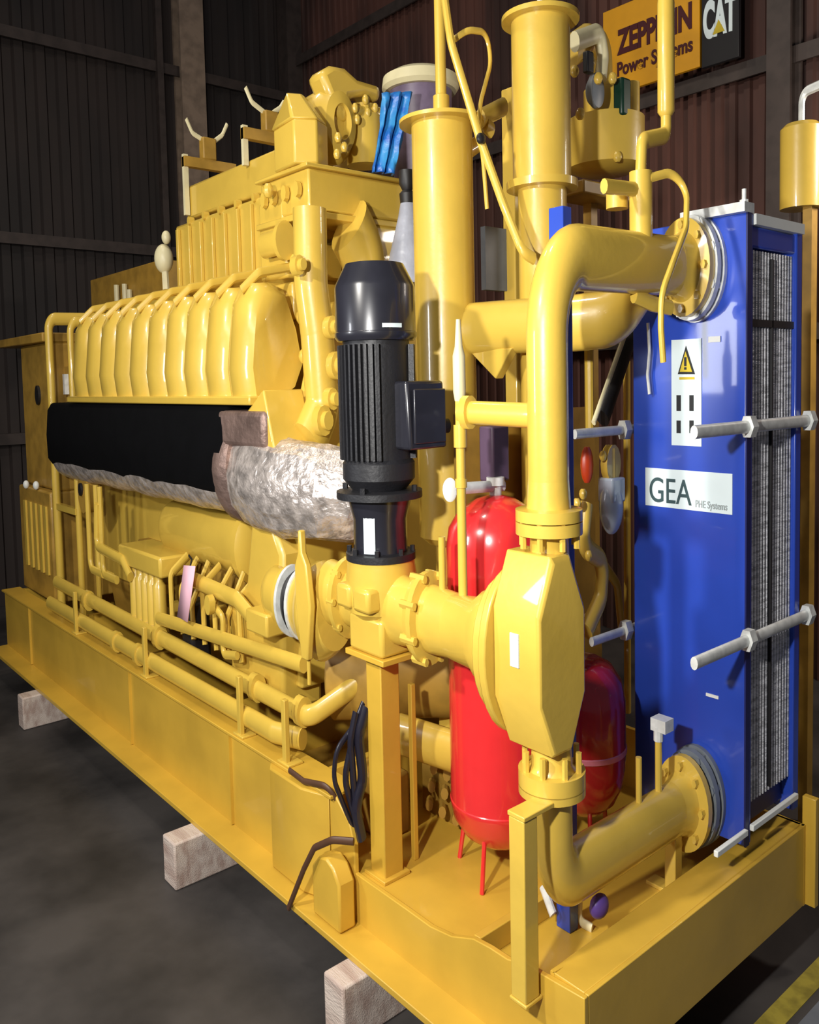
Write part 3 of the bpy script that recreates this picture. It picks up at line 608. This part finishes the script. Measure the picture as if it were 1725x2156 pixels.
# lower pipe
s = thing('return_pipe', 'thick yellow pipe bending from under the strainer to the blue exchanger bottom flange', 'pipe', (MX, MY, .7))
m = MB(); m.tube([(MX, MY, 1.09), (MX, MY, .67), (MX, FY, .67)], .083, 36, R=.19); m.build('pipe_run', YEL, s)
m = MB(); m.lathe((MX, MY, 1.05), [(0, .09), (.02, .138), (.055, .138)], (0, 0, 1), 36); m.build('upper_flange', YEL, s)
m = MB(); m.lathe((MX, FY - .1, .67), [(0, .083), (.06, .09), (.08, .1), (.085, .145), (.12, .145)], (0, 1, 0), 36); m.bolts((MX, FY - .02, .67), (0, 1, 0), .118, 8, .013, .05); m.build('end_flange', YEL, s)
m = MB(); yy = (-0.300, 0.795, 1.007)[1]; m.tube([(MX, yy, .72), (MX, yy, 1.02)], .014, 10); yy = (-0.300, 0.956, 0.956)[1]; m.tube([(MX, yy, .72), (MX, yy, 1.05)], .016, 10); m.build('thermometer_pocket', YEL, s, split=True)
m = MB(); m.tube([(MX, yy, 1.05), (MX, yy, 1.12)], .022, 10); m.box(MX - .03, MX + .05, yy - .02, yy + .05, 1.1, 1.16); m.build('drain_tap', STEEL, s)
# stand below return pipe
s = thing('pipe_stand', 'short yellow stand under the return pipe end flange', 'support stand', (MX, .98, .25))
yy = (-0.300, 1.081, 0.559)[1]
m = MB(); m.box(MX - .03, MX + .03, yy - .03, yy + .03, .27, .56); m.build('upright', YEL, s, bevel=.004)
m = MB(); m.box(MX - .13, MX + .10, yy - .04, yy + .04, .25, .27); m.build('foot_plate', YEL, s, bevel=.003)
# front post
fx, fy = (-0.225, -0.092, 0.360)[0:2]
fx, fy = -.25, -.055
s = thing('strainer_support_post', 'slim square yellow post standing at the near skid corner under the strainer flange', 'support post', (fx, fy, .34))
m = MB(); m.box(fx - .04, fx + .04, fy - .04, fy + .04, .33, 1.07); m.build('post', YEL, s, bevel=.005)
m = MB(); m.box(fx - .045, fx + .045, fy - .042, .09, 1.07, 1.09); m.build('head_plate', YEL, s, bevel=.004)
m = MB(); m.box(fx - .045, fx + .045, fy - .045, .0, .315, .33); m.build('foot_plate', YEL, s, bevel=.004)
# side branch tubes at the pump discharge
s = thing('vent_tube', 'tall thin yellow tube with pale tip rising from the pump discharge', 'tube', (-.8, MY, 1.8))
q = (-0.779, 0.150, 1.873); zt = (-0.773, 0.150, 2.947)[2]; zm = (-0.779, 0.150, 2.716)[2]
m = MB(); m.tube([(q[0], .15, 1.74), (q[0], .15, zm)], .021, 14); m.lathe((q[0], .15, 2.3), [(0, .027), (.04, .027)], (0, 0, 1), 14); m.lathe((q[0], .15, 2.48), [(0, .03), (.1, .03)], (0, 0, 1), 14); m.build('tube', YEL, s)
m = MB(); m.lathe((q[0], .15, zm - .03), [(0, .022), (.04, .028), (.2, .028), (.24, .018), (.36, .01)], (0, 0, 1), 16); m.build('gauge_tip', CREAM, s)
za = (-0.685, 0.150, 2.637)[2]
m = MB(); m.tube([(q[0], .15, za), (MX - .06, .17, za - .01)], .031, 16); m.lathe((q[0] + .03, .15, za), [(0, .045), (.04, .045)], (1, 0, 0), 14); m.build('cross_tube', YEL, s)
q = (-0.915, 0.150, 1.850); zz = (-0.916, 0.150, 2.060)[2]
s = tag(MB().tube([(q[0], .15, 1.74), (q[0], .15, zz)], .017, 12).build('stub_tube', YEL), 'short thin yellow tube left of the tall vent tube on the pump discharge', 'tube')
# ================================================================== PLATE HEAT EXCHANGER
XE0, XE1, YE = -.67, -.05, 1.30
s = thing('plate_heat_exchanger', 'tall blue plate heat exchanger at the right end of the skid', 'heat exchanger', ((XE0 + XE1) / 2, 1.6, .45))
ZB, ZT = .50, 3.52
m = MB(); m.box(XE0, XE1, YE, YE + .06, ZB, ZT); m.build('frame_plate', BLUE, s, bevel=.006)
m = MB(); m.box(XE0, XE1, 1.80, 1.86, ZB, ZT); m.build('pressure_plate', BLUE, s, bevel=.006)
m = MB(); n_ = 30
for i in range(n_):
    y0 = YE + .06 + (1.80 - YE - .06) * i / n_; y1 = y0 + (1.80 - YE - .06) / n_ * .72
    hx = .022 if i % 2 else .03
    m.box(XE0 + hx, XE1 - hx, y0, y1, .68, 3.36)
m.build('plate_pack', GASK, s)
m = MB(); m.box(XE0 + .06, XE1 - .06, YE + .05, 1.81, .55, .67); m.build('lower_filler', BLUED, s)
m = MB(); m.box(XE0 + .05, XE1 - .012, YE + .05, 1.81, 3.37, 3.47); m.build('carrying_bar', BLUE, s, bevel=.01)
m = MB(); m.box(XE1 - .03, XE1 - .012, YE + .06, 1.80, 3.0, 3.035); m.build('binding_strap', RUB, s)
m = MB(); m.box(XE1 - .03, XE1 - .012, 1.575, 1.584, .7, 3.33); m.build('guide_bar', RUB, s)
m = MB(); m.box(XE1 - .002, XE1 + .006, YE - .004, YE + .035, ZB, ZT + .03); m.build('edge_strip', BLUED, s)
def rod(x, z, y0, y1, r=.018):
    m = MB(); m.tube([(x, y0, z), (x, y1, z)], r, 12); o = m.build('tie_bolt', STEEL, s)
    for yn in (YE - .05, 1.86): MB().lathe((x, yn, z), [(0, .034), (.05, .034)], (0, 1, 0), 6).build('nut', STEEL, o)
for z in (2.535, 1.53): rod(XE1 + .03, z, .80, 1.93); 
rod(XE0 - .035, 2.50, .86, 1.9, .015); rod(XE0 - .035, 1.43, .98, 1.9, .015)
m = MB(); m.box(XE1 + .008, XE1 + .03, 1.0, 1.28, .575, .605); m.box(XE1 + .008, XE1 + .03, 1.33, 1.80, .575, .605); m.build('bottom_bolt', WHITE, s, bevel=.004, split=True)
m = MB(); m.box(XE1 - .05, XE1 + .015, 1.36, 1.85, 3.47, 3.52); m.build('top_bolt', WHITE, s)
m = MB(); m.box(XE0 + .3, XE1 + .01, YE - .04, YE + .05, ZT + .0, ZT + .045); m.lathe((XE1 - .03, YE + .03, ZT + .035), [(0, .02), (.03, .02), (.03, .01), (.08, .01)], (0, 0, 1), 8); m.build('top_bar', STEEL, s)
for zc, xx in ((3.29, MX), (.67, MX)):
    m = MB(); m.lathe((xx, FY + .05, zc), [(0, .10), (0, .15), (.03, .152), (.04, .12), (.05, .12), (.055, .155), (.10, .155), (.135, .14)], (0, 1, 0), 40); m.bolts((xx, FY + .09, zc), (0, 1, 0), .135, 8, .015, .1, .5)
    m.build('port_flange', STEEL if zc > 2 else GREY, s)
def decal(name, a, b, m_, par, t=.004, y=YE):
    m = MB(); m.box(min(a[0], b[0]), max(a[0], b[0]), y - t, y, min(a[2], b[2]), max(a[2], b[2])); return m.build(name, m_, par)
# labels on the frame plate
mk = decal('maker_label', (-0.595, 1.300, 2.306), (-0.116, 1.300, 2.110), LABEL, s)
ga = (-0.579, 1.300, 2.124)
text('label_lettering', 'GEA', .135, (ga[0] + .005, YE - .006, ga[2] + .01), (1, 0, 0), INKG, mk, off=.0, hs=.95, vs=1.35, depth=.002)
text('label_lettering', 'PHE Systems', .034, (ga[0] + .27, YE - .006, ga[2] + .005), (1, 0, 0), INKL, mk, hs=.95, vs=1.5, depth=.002)
wl = decal('warning_label', (-0.441, 1.300, 2.955), (-0.277, 1.300, 2.429), LABEL, s)
def tri(a, b, c, m_, y, nm, par):
    m = MB(); m.prism([(p[0], p[2]) for p in (a, b, c)], 'xz', y - .003, y); m.build(nm, m_, par)
tri((-0.404, 1.300, 2.784), (-0.310, 1.300, 2.782), (-0.359, 1.300, 2.923), INK, YE - .004, 'triangle_border', wl)
tri((-0.391, 1.300, 2.796), (-0.323, 1.300, 2.794), (-0.359, 1.300, 2.895), INKY, YE - .0075, 'warning_triangle', wl)
m = MB(); a = (-0.359, 1.300, 2.867); b = (-0.359, 1.300, 2.823); m.box(a[0] - .006, a[0] + .006, YE - .013, YE - .0108, b[2], a[2]); b = (-0.359, 1.300, 2.806); m.box(a[0] - .006, a[0] + .006, YE - .013, YE - .0108, b[2], b[2] + .012); m.build('exclamation_mark', INK, wl)
m = MB(); a = (-0.396, 1.300, 2.770); b = (-0.313, 1.300, 2.757); m.box(a[0], b[0], YE - .006, YE - .004, b[2], a[2]); m.build('label_line', INKY, wl)
m = MB()
for (a, b) in (((-0.412, 1.300, 2.680), (-0.388, 1.300, 2.602)), ((-0.341, 1.300, 2.680), (-0.318, 1.300, 2.603)), ((-0.412, 1.300, 2.554), (-0.389, 1.300, 2.491)), ((-0.341, 1.300, 2.556), (-0.318, 1.300, 2.493))): m.box(a[0], b[0], YE - .006, YE - .004, b[2], a[2])
m.build('label_pictogram', INK, wl, split=True)
m = MB(); a = (-0.240, 1.300, 2.961); b = (-0.178, 1.300, 2.933); m.box(a[0], b[0], YE - .006, YE, b[2], a[2]); a = (-0.251, 1.300, 1.207); b = (-0.185, 1.300, 1.192); m.box(a[0], b[0], YE - .006, YE, b[2], a[2]); m.build('small_plate', WHITE, s, split=True)
# ================================================================== EXPANSION TANKS
s = thing('expansion_tank', 'tall bright red expansion tank on legs behind the strainer', 'tank', (-1.0, .6, .25))
m = MB(); m.lathe((-1.0, .6, 0), [(.40, .03), (.42, .12), (.47, .19), (.55, .24), (.62, .253), (.63, .257), (.645, .257), (.65, .253), (1.95, .253), (2.04, .24), (2.12, .19), (2.18, .10), (2.20, .03)], (0, 0, 1), 48); m.build('tank_shell', RED, s)
for a in (200, 290, 20, 110):
    c, q = math.cos(math.radians(a)), math.sin(math.radians(a))
    m = MB(); m.tube([(-1 + c * .2, .6 + q * .2, .5), (-1 + c * .24, .6 + q * .24, .25)], .012, 8); m.build('leg', RED, s)
m = MB(); m.lathe((-1.0, .6, 2.19), [(0, .03), (.06, .03), (.06, .045), (.1, .045)], (0, 0, 1), 16); m.build('air_valve', STEEL, s)
s = thing('expansion_tank', 'smaller dark red expansion tank with pale seam left of the blue exchanger', 'tank', (-.87, 1.1, .25))
m = MB(); m.lathe((-.84, 1.08, 0), [(.45, .03), (.47, .10), (.53, .165), (.62, .205), (.72, .22), (.83, .222), (1.08, .22), (1.18, .20), (1.26, .15), (1.30, .08), (1.31, .02)], (0, 0, 1), 44); m.build('tank_shell', RED2, s)
m = MB(); m.lathe((-.84, 1.08, .80), [(0, .221), (.005, .226), (.03, .226), (.035, .221)], (0, 0, 1), 44); m.build('seam_band', mat('pale_pink_band', lin(222, 130, 150), .3), s)
for a in (200, 320, 80):
    c, q = math.cos(math.radians(a)), math.sin(math.radians(a))
    m = MB(); m.tube([(-.84 + c * .14, 1.08 + q * .14, .52), (-.84 + c * .16, 1.08 + q * .16, .25)], .012, 8); m.build('leg', RED2, s)
# ================================================================== BLUE POST AND VALVE
s = thing('exchanger_column', 'slim blue column standing just behind the near vertical pipe', 'column', (-.47, .48, .25))
m = MB(); m.box(-.52, -.44, .46, .52, .25, 3.52); m.build('column_body', BLUE, s, bevel=.004)
s = thing('drain_valve', 'small drain valve with violet handle on the deck by the blue column', 'valve', (-0.461, 0.605, 0.270))
q = (-0.404, 0.550, 0.270)
m = MB(); m.ell((-0.280, 0.465, 0.458), .035, .055, .055, seg=12, rg=8); m.build('handle', PURP, s)
m = MB(); m.tube([(q[0] - .05, q[1] - .0, .38), (q[0] - .04, q[1] - .02, .28), (q[0] + .02, q[1], .265)], .014, 10, R=.03); m.build('spout', CREAM, s)
m = MB(); m.tube([(q[0] - .16, q[1] - .13, .44), (q[0] - .10, q[1] - .13, .33)], .018, 10); m.build('hose_tail', STEEL, s)
# ================================================================== TALL CYLINDERS
AX, AY = -1.55, .79
s = thing('tall_separator', 'tall yellow cylinder with wide flat cap, right of the black motor', 'separator', (AX, AY, .25))
m = MB(); m.lathe((AX, AY, 0), [(1.86, .12), (1.90, .168), (4.19, .168)], (0, 0, 1), 44); m.build('shell', YEL, s)
m = MB(); m.lathe((AX, AY, 4.185), [(0, .235), (.02, .235), (.03, .1), (.035, .05)], (0, 0, 1), 44); m.build('cap_flange', YEL, s)
m = MB(); m.lathe((AX, AY, 4.2), [(0, .045), (.14, .045), (.15, .03), (1.2, .03)], (0, 0, 1), 20); m.build('top_pipe', YEL, s)
m = MB(); m.box(AX - .06, AX + .06, AY - .06, AY + .06, .25, 1.87); m.build('stand', YEL, s, bevel=.01)
m = MB(); m.tube([(-1.500, 0.938, 4.057), (-1.500, 1.034, 4.119)], .03, 10); m.build('side_boss', YEL, s)
s = thing('bypass_pipe', 'yellow pipe leading from the tall cylinder and bending up to the exchanger', 'pipe', (-1.2, .95, 3))
m = MB(); m.tube([(AX + .1, AY + .04, 3.06), (-.76, .93, 3.05), (-.56, 1.0, 3.06), (-.50, 1.2, 3.31), (-.5, 1.245, 3.33)], .085, 30, R=.13); m.build('pipe_run', YEL, s)
m = MB(); m.prism([(-1.40, 2.94), (-1.08, 2.94), (-1.2, 2.78)], 'xz', .82, .88); m.build('saddle_bracket', YEL, s, bevel=.006)
BX, BY = -1.1, 1.1
s = thing('degassing_vessel', 'upper yellow cylinder with round cap, above the bend of the thick pipe', 'vessel', (BX, BY, 1.35))
m = MB(); m.lathe((BX, BY, 3.83), [(0, .155), (.84, .155)], (0, 0, 1), 40); m.build('shell', YEL, s)
m = MB(); m.lathe((BX, BY, 4.665), [(0, .205), (.025, .205), (.035, .06)], (0, 0, 1), 40); m.build('cap_flange', YEL, s)
m = MB(); m.lathe((BX, BY, 3.79), [(0, .19), (.04, .19)], (0, 0, 1), 40); m.build('base_flange', YEL, s)
m = MB(); m.lathe((BX, BY, 1.35), [(0, .13), (2.44, .13)], (0, 0, 1), 32); m.build('pedestal', YEL, s)
m = MB(); m.tube([(BX, BY, 4.69), (BX, BY, 4.95)], .015, 8); m.build('top_pipe', STEEL, s)
s = thing('support_frame', 'slim yellow upright between the two tall cylinders', 'frame', (-1.9, 1.45, .6))
q = (-1.700, 1.522, 4.245); zt = (-1.700, 1.528, 4.563)[2]
m = MB(); m.box(-1.74, -1.64, q[1] - .05, q[1] + .05, .12, zt); m.build('upright', YEL, s, bevel=.008)
m = MB(); m.box(-1.66, -1.62, q[1] + .06, q[1] + .09, 1.0, zt - .1); m.build('edge_bar', YEL, s)
m = MB(); m.tube([(-1.660, 1.406, 4.429), (-1.600, 1.146, 4.296)], .035, 12); m.tube([(-1.600, 1.185, 4.271), (-1.600, 1.237, 4.244)], .03, 10); m.build('side_arm', YEL, s)
# panels seen between
MB().box(-1.75, -1.71, (-1.730, 1.284, 3.501)[1], (-1.730, 1.496, 3.517)[1], (-1.730, 1.372, 3.327)[2], (-1.730, 1.380, 3.711)[2]).build('grey_panel', GREY, s, label='small blue grey panel')
# gas train behind
s = thing('gas_train', 'cluster of yellow gas pipework with green handle below the wall sign', 'gas train', (-1.2, 1.9, 3.4))
P = lambda px, py: at_plane(px, py)
m = MB(); c = (-1.300, 1.933, 4.222); m.lathe((-1.3, c[1], (-1.300, 1.931, 4.034)[2]), [(0, .16), (.03, .235), (.32, .235), (.35, .13), (.5, .13), (.53, .08)], (0, 0, 1), 36); m.build('filter_housing', YEL, s)
m = MB(); m.tube([(-1.300, 1.595, 4.686), (-1.300, 1.753, 4.792), (-1.300, 1.906, 4.800), (-1.300, 1.918, 4.219)], .06, 16, R=.06); m.build('pipe_loop', YEL, s)
m = MB(); m.tube([(-1.200, 1.513, 4.695), (-1.200, 1.744, 4.804), (-1.200, 1.779, 4.671), (-1.200, 1.755, 4.542)], .036, 14, R=.05); m.build('pipe_loop', CREAM, s)
m = MB(); m.lathe((-1.200, 1.650, 4.438), [(0, .04), (.03, .06), (.06, .06), (.07, .03)], (1, 0, 0), 28); m.build('gauge_dial', GREY, s)
m = MB(); a = (-1.100, 1.848, 4.424); m.box(-1.15, -1.08, a[1] - .045, a[1] + .045, a[2] - .11, a[2] + .11); m.build('lever_handle', GREEN, s, bevel=.015)
m = MB(); m.tube([(-1.200, 2.065, 4.579), (-1.200, 2.062, 4.249), (-1.200, 1.867, 4.132)], .05, 14, R=.07); m.build('pipe_drop', YEL, s)
m = MB()
for q in ((-1.200, 1.511, 4.530), (-1.100, 1.598, 4.480), (-1.100, 1.733, 4.509), (-1.100, 1.870, 4.208), (-1.100, 1.775, 4.068), (-1.100, 1.941, 4.108), (-1.100, 1.431, 4.251), (-1.150, 1.600, 4.588)): m.ell(q, .026, .026, .036, seg=10, rg=6)
m.build('pipe_fitting', YEL, s, split=True)
m = MB(); a = (-1.100, 1.534, 4.559); m.box(-1.14, -1.1, a[1] - .03, a[1] + .03, a[2] - .06, a[2] + .06); m.build('solenoid', RUB, s, bevel=.01)
m = MB(); a = (-1.200, 1.523, 3.889); b = (-1.200, 2.110, 3.967); m.box(-1.4, -1.15, a[1], b[1], a[2] - .05, a[2] + .03); m.build('support_shelf', YDK, s, bevel=.01)
m = MB(); m.box(-1.36, -1.30, (a[1] + b[1]) / 2 - .03, (a[1] + b[1]) / 2 + .03, .12, a[2] - .05); m.build('shelf_leg', YDK, s)
# vent stub + relief pipe
s = thing('relief_pipe', 'yellow stub and thin riser pipe standing on the thick pipe near the exchanger', 'pipe', (MX, .85, 3.4))
ys = (-0.300, 0.831, 3.440)[1]; zt = (-0.300, 0.833, 3.686)[2]
m = MB(); m.lathe((MX, ys, 3.38), [(0, .05), (zt - 3.38, .05)], (0, 0, 1), 24); m.build('stub', YEL, s)
a = (-0.300, 0.884, 3.693); b = (-0.300, 0.885, 3.823); c = (-0.300, 1.033, 3.879); d = (-0.300, 1.035, 4.546)
m = MB(); m.tube([(MX, ys, zt), (MX, ys + .01, b[2]), (MX, c[1], c[2]), (MX, c[1], d[2] + .3)], .024, 16, R=.03); m.build('riser', YEL, s)
m = MB(); m.lathe((MX, c[1], (-0.300, 1.033, 3.965)[2]), [(0, .025), (.02, .038), (.5, .038), (.52, .036), (.9, .036)], (0, 0, 1), 20); m.build('riser_sleeve', YEL, s)
m = MB(); m.tube([(MX, ys, zt - .08), (-0.300, 0.562, 3.588)], .02, 10); m.lathe((-0.420, 0.823, 3.542), [(0, .05), (.1, .05)], (0, 0, 1), 16); m.build('side_nozzle', YEL, s)
# hoses
def hose(lab, pts, r, R=.12, m_=YEL, name='hose', n=10, parts=()):
    m = MB(); m.tube(pts, r, n, R=R); return tag(m.build(name, m_), lab, {'hose': 'hose', 'power_cable': 'cable', 'pull_chain': 'chain', 'drain_nozzle': 'pipe'}[name])
hose('thin yellow hose arching from the riser stub down in front of the exchanger top flange', [(-0.260, 0.839, 3.652), (-0.220, 0.952, 3.687), (-0.180, 1.010, 3.608), (-0.140, 0.937, 3.426), (-0.120, 0.792, 3.247), (-0.120, 0.712, 3.122), (-0.120, 0.708, 2.982), (-0.120, 0.725, 2.837)], .013, .1)
hose('long diagonal yellow hose crossing from the tall cylinder top pipe to the vessel pedestal', [(-1.350, 0.638, 4.779), (-1.300, 0.634, 4.512), (-1.200, 0.730, 4.026), (-1.100, 0.794, 3.678), (-1.000, 0.823, 3.425), (-0.980, 0.890, 3.392)], .02, .15)
hose('thin yellow hose looping beside the tall cylinder top pipe', [(-1.360, 0.692, 4.549), (-1.300, 0.756, 4.608), (-1.300, 0.898, 4.629), (-1.300, 0.931, 4.483), (-1.260, 0.802, 4.235), (-1.260, 0.785, 4.122), (-1.260, 0.816, 3.931), (-1.260, 0.839, 3.686)], .011, .1)
m = MB(); c = (-1.170, 0.710, 4.011); m.ell(c, .022, .03, .03, seg=10, rg=6); tag(m.build('cable_tie', RUB), 'black tie around the diagonal yellow hose', 'tie')
# ================================================================== CABLES AT THE SKID END
for i, (a, lab) in enumerate((([(-1.500, 0.111, 1.121), (-1.500, 0.047, 1.014), (-1.500, -0.067, 0.923), (-1.500, -0.089, 0.782), (-1.500, -0.013, 0.582), (-1.500, 0.058, 0.416)], 'thin black cable looping left of the pump post'),
    ([(-1.450, 0.089, 1.117), (-1.450, 0.039, 0.982), (-1.450, 0.062, 0.750), (-1.450, 0.006, 0.619), (-1.450, 0.043, 0.443)], 'glossy thick black cable hanging along the pump post'),
    ([(-1.470, 0.042, 1.099), (-1.470, 0.002, 0.962), (-1.470, 0.015, 0.733), (-1.470, 0.029, 0.503)], 'dark cable between the looping cable and the thick one'))):
    hose(lab, a, (.012, .026, .018)[i], .08, CABLE, 'power_cable')
hose('second dark cable loop hanging close beside the pump post', [(-1.480, 0.116, 1.075), (-1.480, 0.021, 0.953), (-1.480, -0.036, 0.772), (-1.480, 0.018, 0.578), (-1.480, 0.077, 0.430)], .016, .08, CABLE, 'power_cable')
hose('silver bead chain hanging in front of the blue exchanger near its top flange', [(-0.558, 1.270, 3.047), (-0.550, 1.270, 2.903), (-0.562, 1.270, 2.783), (-0.551, 1.270, 2.686)], .008, .05, STEEL, 'pull_chain')
hose('short yellow nozzle under the top flange of the exchanger', [(-0.300, 0.774, 3.138), (-0.280, 0.891, 3.103), (-0.260, 1.002, 3.089)], .022, .05, YEL, 'drain_nozzle')
hose('brown cable draped over the skid beam end', [(-1.995, -0.040, 0.638), (-1.853, -0.040, 0.627), (-1.640, -0.030, 0.674), (-1.609, 0.035, 0.548), (-1.495, 0.045, 0.416)], .011, .06, CABB, 'power_cable')
hose('black cable bent over the lifting lug and hanging down to the floor side', [(-1.323, -0.100, 0.533), (-1.420, -0.160, 0.525), (-1.569, -0.170, 0.425), (-1.658, -0.180, 0.277), (-1.804, -0.190, 0.002)], .012, .06, CABB, 'power_cable')
# gauge cluster near exchanger
s = thing('flow_meter', 'pale oval flow meter bowl between thick pipe and blue exchanger', 'meter', (-0.700, 1.143, 1.926))
c = (-0.700, 1.145, 2.112)
m = MB(); m.ell(c, .06, .065, .15); m.build('bowl', GLASS, s)
m = MB(); m.box(c[0] - .05, c[0] + .05, c[1] - .05, c[1] + .06, c[2] + .02, c[2] + .15); m.build('meter_head', GLASS, s, bevel=.012)
m = MB(); m.tube([(c[0], c[1], c[2] + .14), (c[0], c[1], c[2] + .3)], .025, 10); m.lathe((c[0] - .02, c[1], c[2] + .22), [(0, .06), (.04, .06)], (1, 0, 0), 14); m.build('fitting', YEL, s)
m = MB(); m.ell((c[0] - .06, c[1] - .12, c[2] + .22), .03, .04, .1, seg=12, rg=8); m.build('red_lever', mat('orange_red_plastic', lin(190, 60, 20), .4), s)
s = thing('gas_strut_hose', 'thick black slanted hose left of the blue exchanger', 'hose', (-0.850, 1.325, 2.505))
m = MB(); m.tube([(-0.850, 1.571, 3.075), (-0.850, 1.275, 2.559)], .04, 16); m.build('sleeve', RUB, s)
m = MB(); m.tube([(-0.800, 1.423, 3.017), (-0.800, 1.135, 2.541)], .012, 10); m.build('side_wire', CREAM, s)
s = thing('pipe_manifold', 'yellow branching small pipes between the strainer and the exchanger', 'pipes', (-.8, .9, .3))
m = MB(); m.tube([(-0.750, 1.005, 2.136), (-0.750, 0.964, 1.921), (-0.750, 1.140, 1.820), (-0.750, 1.118, 1.622), (-0.750, 0.996, 1.470)], .035, 14, R=.06); m.build('elbow_pipe', YEL, s)
m = MB(); m.tube([(-1.000, 1.715, 2.869), (-1.000, 1.706, 0.773)], .02, 10); m.tube([(-1.000, 1.362, 3.027), (-1.000, 1.363, 2.446)], .025, 10); m.build('riser', YEL, s)
m = MB(); m.tube([(-0.850, 1.092, 1.964), (-0.850, 1.402, 1.630), (-0.850, 1.443, 1.353)], .02, 10, R=.05); m.build('branch', YEL, s)
m = MB()
for q in ((-0.700, 0.915, 2.198), (-0.700, 1.080, 2.376), (-0.700, 1.160, 2.395), (-0.700, 0.956, 1.880), (-0.700, 0.865, 2.156)): m.ell(q, .02, .02, .03, seg=10, rg=6)
m.build('pipe_union', YEL, s, split=True)
m = MB(); m.box(-1.3, -1.26, .6, 1.75, 1.0, 2.6); m.build('back_panel', YDK, s)
# round gauge left of red tank
s = thing('pressure_gauge', 'small round pressure gauge above the red tank', 'gauge', (-1.000, 0.279, 2.261))
m = MB(); m.lathe((-1.000, 0.279, 2.261), [(0, .03), (.03, .035), (.035, .028)], (1, -.6, 0), 20); m.build('gauge_dial', WHITE, s)
m = MB(); m.tube([(-1.000, 0.279, 2.261), (-1.000, 0.657, 2.242)], .018, 10); m.build('gauge_tube', STEEL, s)
m = MB(); q = (-1.050, 0.657, 2.243); m.box(-1.1, -1.0, q[1] - .07, q[1] + .05, q[2] + .02, q[2] + .3); m.build('relay_box', mat('mauve_dark', lin(90, 70, 92), .5), s, bevel=.01)
s = tag(MB().box(-1.9, -1.6, .3, .5, .25, .6).build('junction_box', YDK, None, bevel=.02), 'low dark yellow box behind the pump post', 'box')
s = thing('suction_header', 'thick dark yellow header pipe crossing low behind the pump post', 'pipe', (-1.8, .6, 1.1))
m = MB(); m.tube([(-2.1, .05 + .3, 1.02), (-1.45, .75, 1.12), (-1.3, 1.7, 1.12)], .14, 24, R=.15); m.build('pipe_run', YDK, s)
m = MB(); m.tube([(-1.62, .45, .82), (-1.25, .55, .8)], .07, 20); m.build('branch_stub', YEL, s)
m = MB(); random.seed(5)
for i in range(10): m.lathe((-1.62 + (i % 4) * .11, .66 + (i // 4) * .02, .36 + (i // 4) * .1), [(0, .022), (.05, .022)], (1, -1, 0), 8)
m.box(-1.75, -1.3, .72, .8, .25, .7); m.build('valve_block', YDK, s)
# ================================================================== BACKGROUND right
s = thing('background_silencer', 'small yellow cylinder on a frame far behind the exchanger at the right edge', 'vessel', (-0.681, 3.200, 3.859))
c = (-0.675, 3.200, 3.858); zt = (-0.679, 3.200, 4.406)[2]
m = MB(); m.lathe((c[0], c[1], c[2]), [(0, .13), (zt - c[2] - .03, .13), (zt - c[2], .1)], (0, 0, 1), 28); m.build('shell', YEL, s)
m = MB(); m.tube([(c[0], c[1], zt), (c[0], c[1], zt + .2), (c[0] + .3, c[1], zt + .25)], .02, 8, R=.05); m.build('vent_pipe', STEEL, s)
m = MB(); m.box(c[0] + .03, c[0] + .09, c[1] - .04, c[1] + .04, FZ, c[2]); m.build('stand', YDK, s)
for o in bpy.data.objects:
    if '_w' in o: del o['_w']
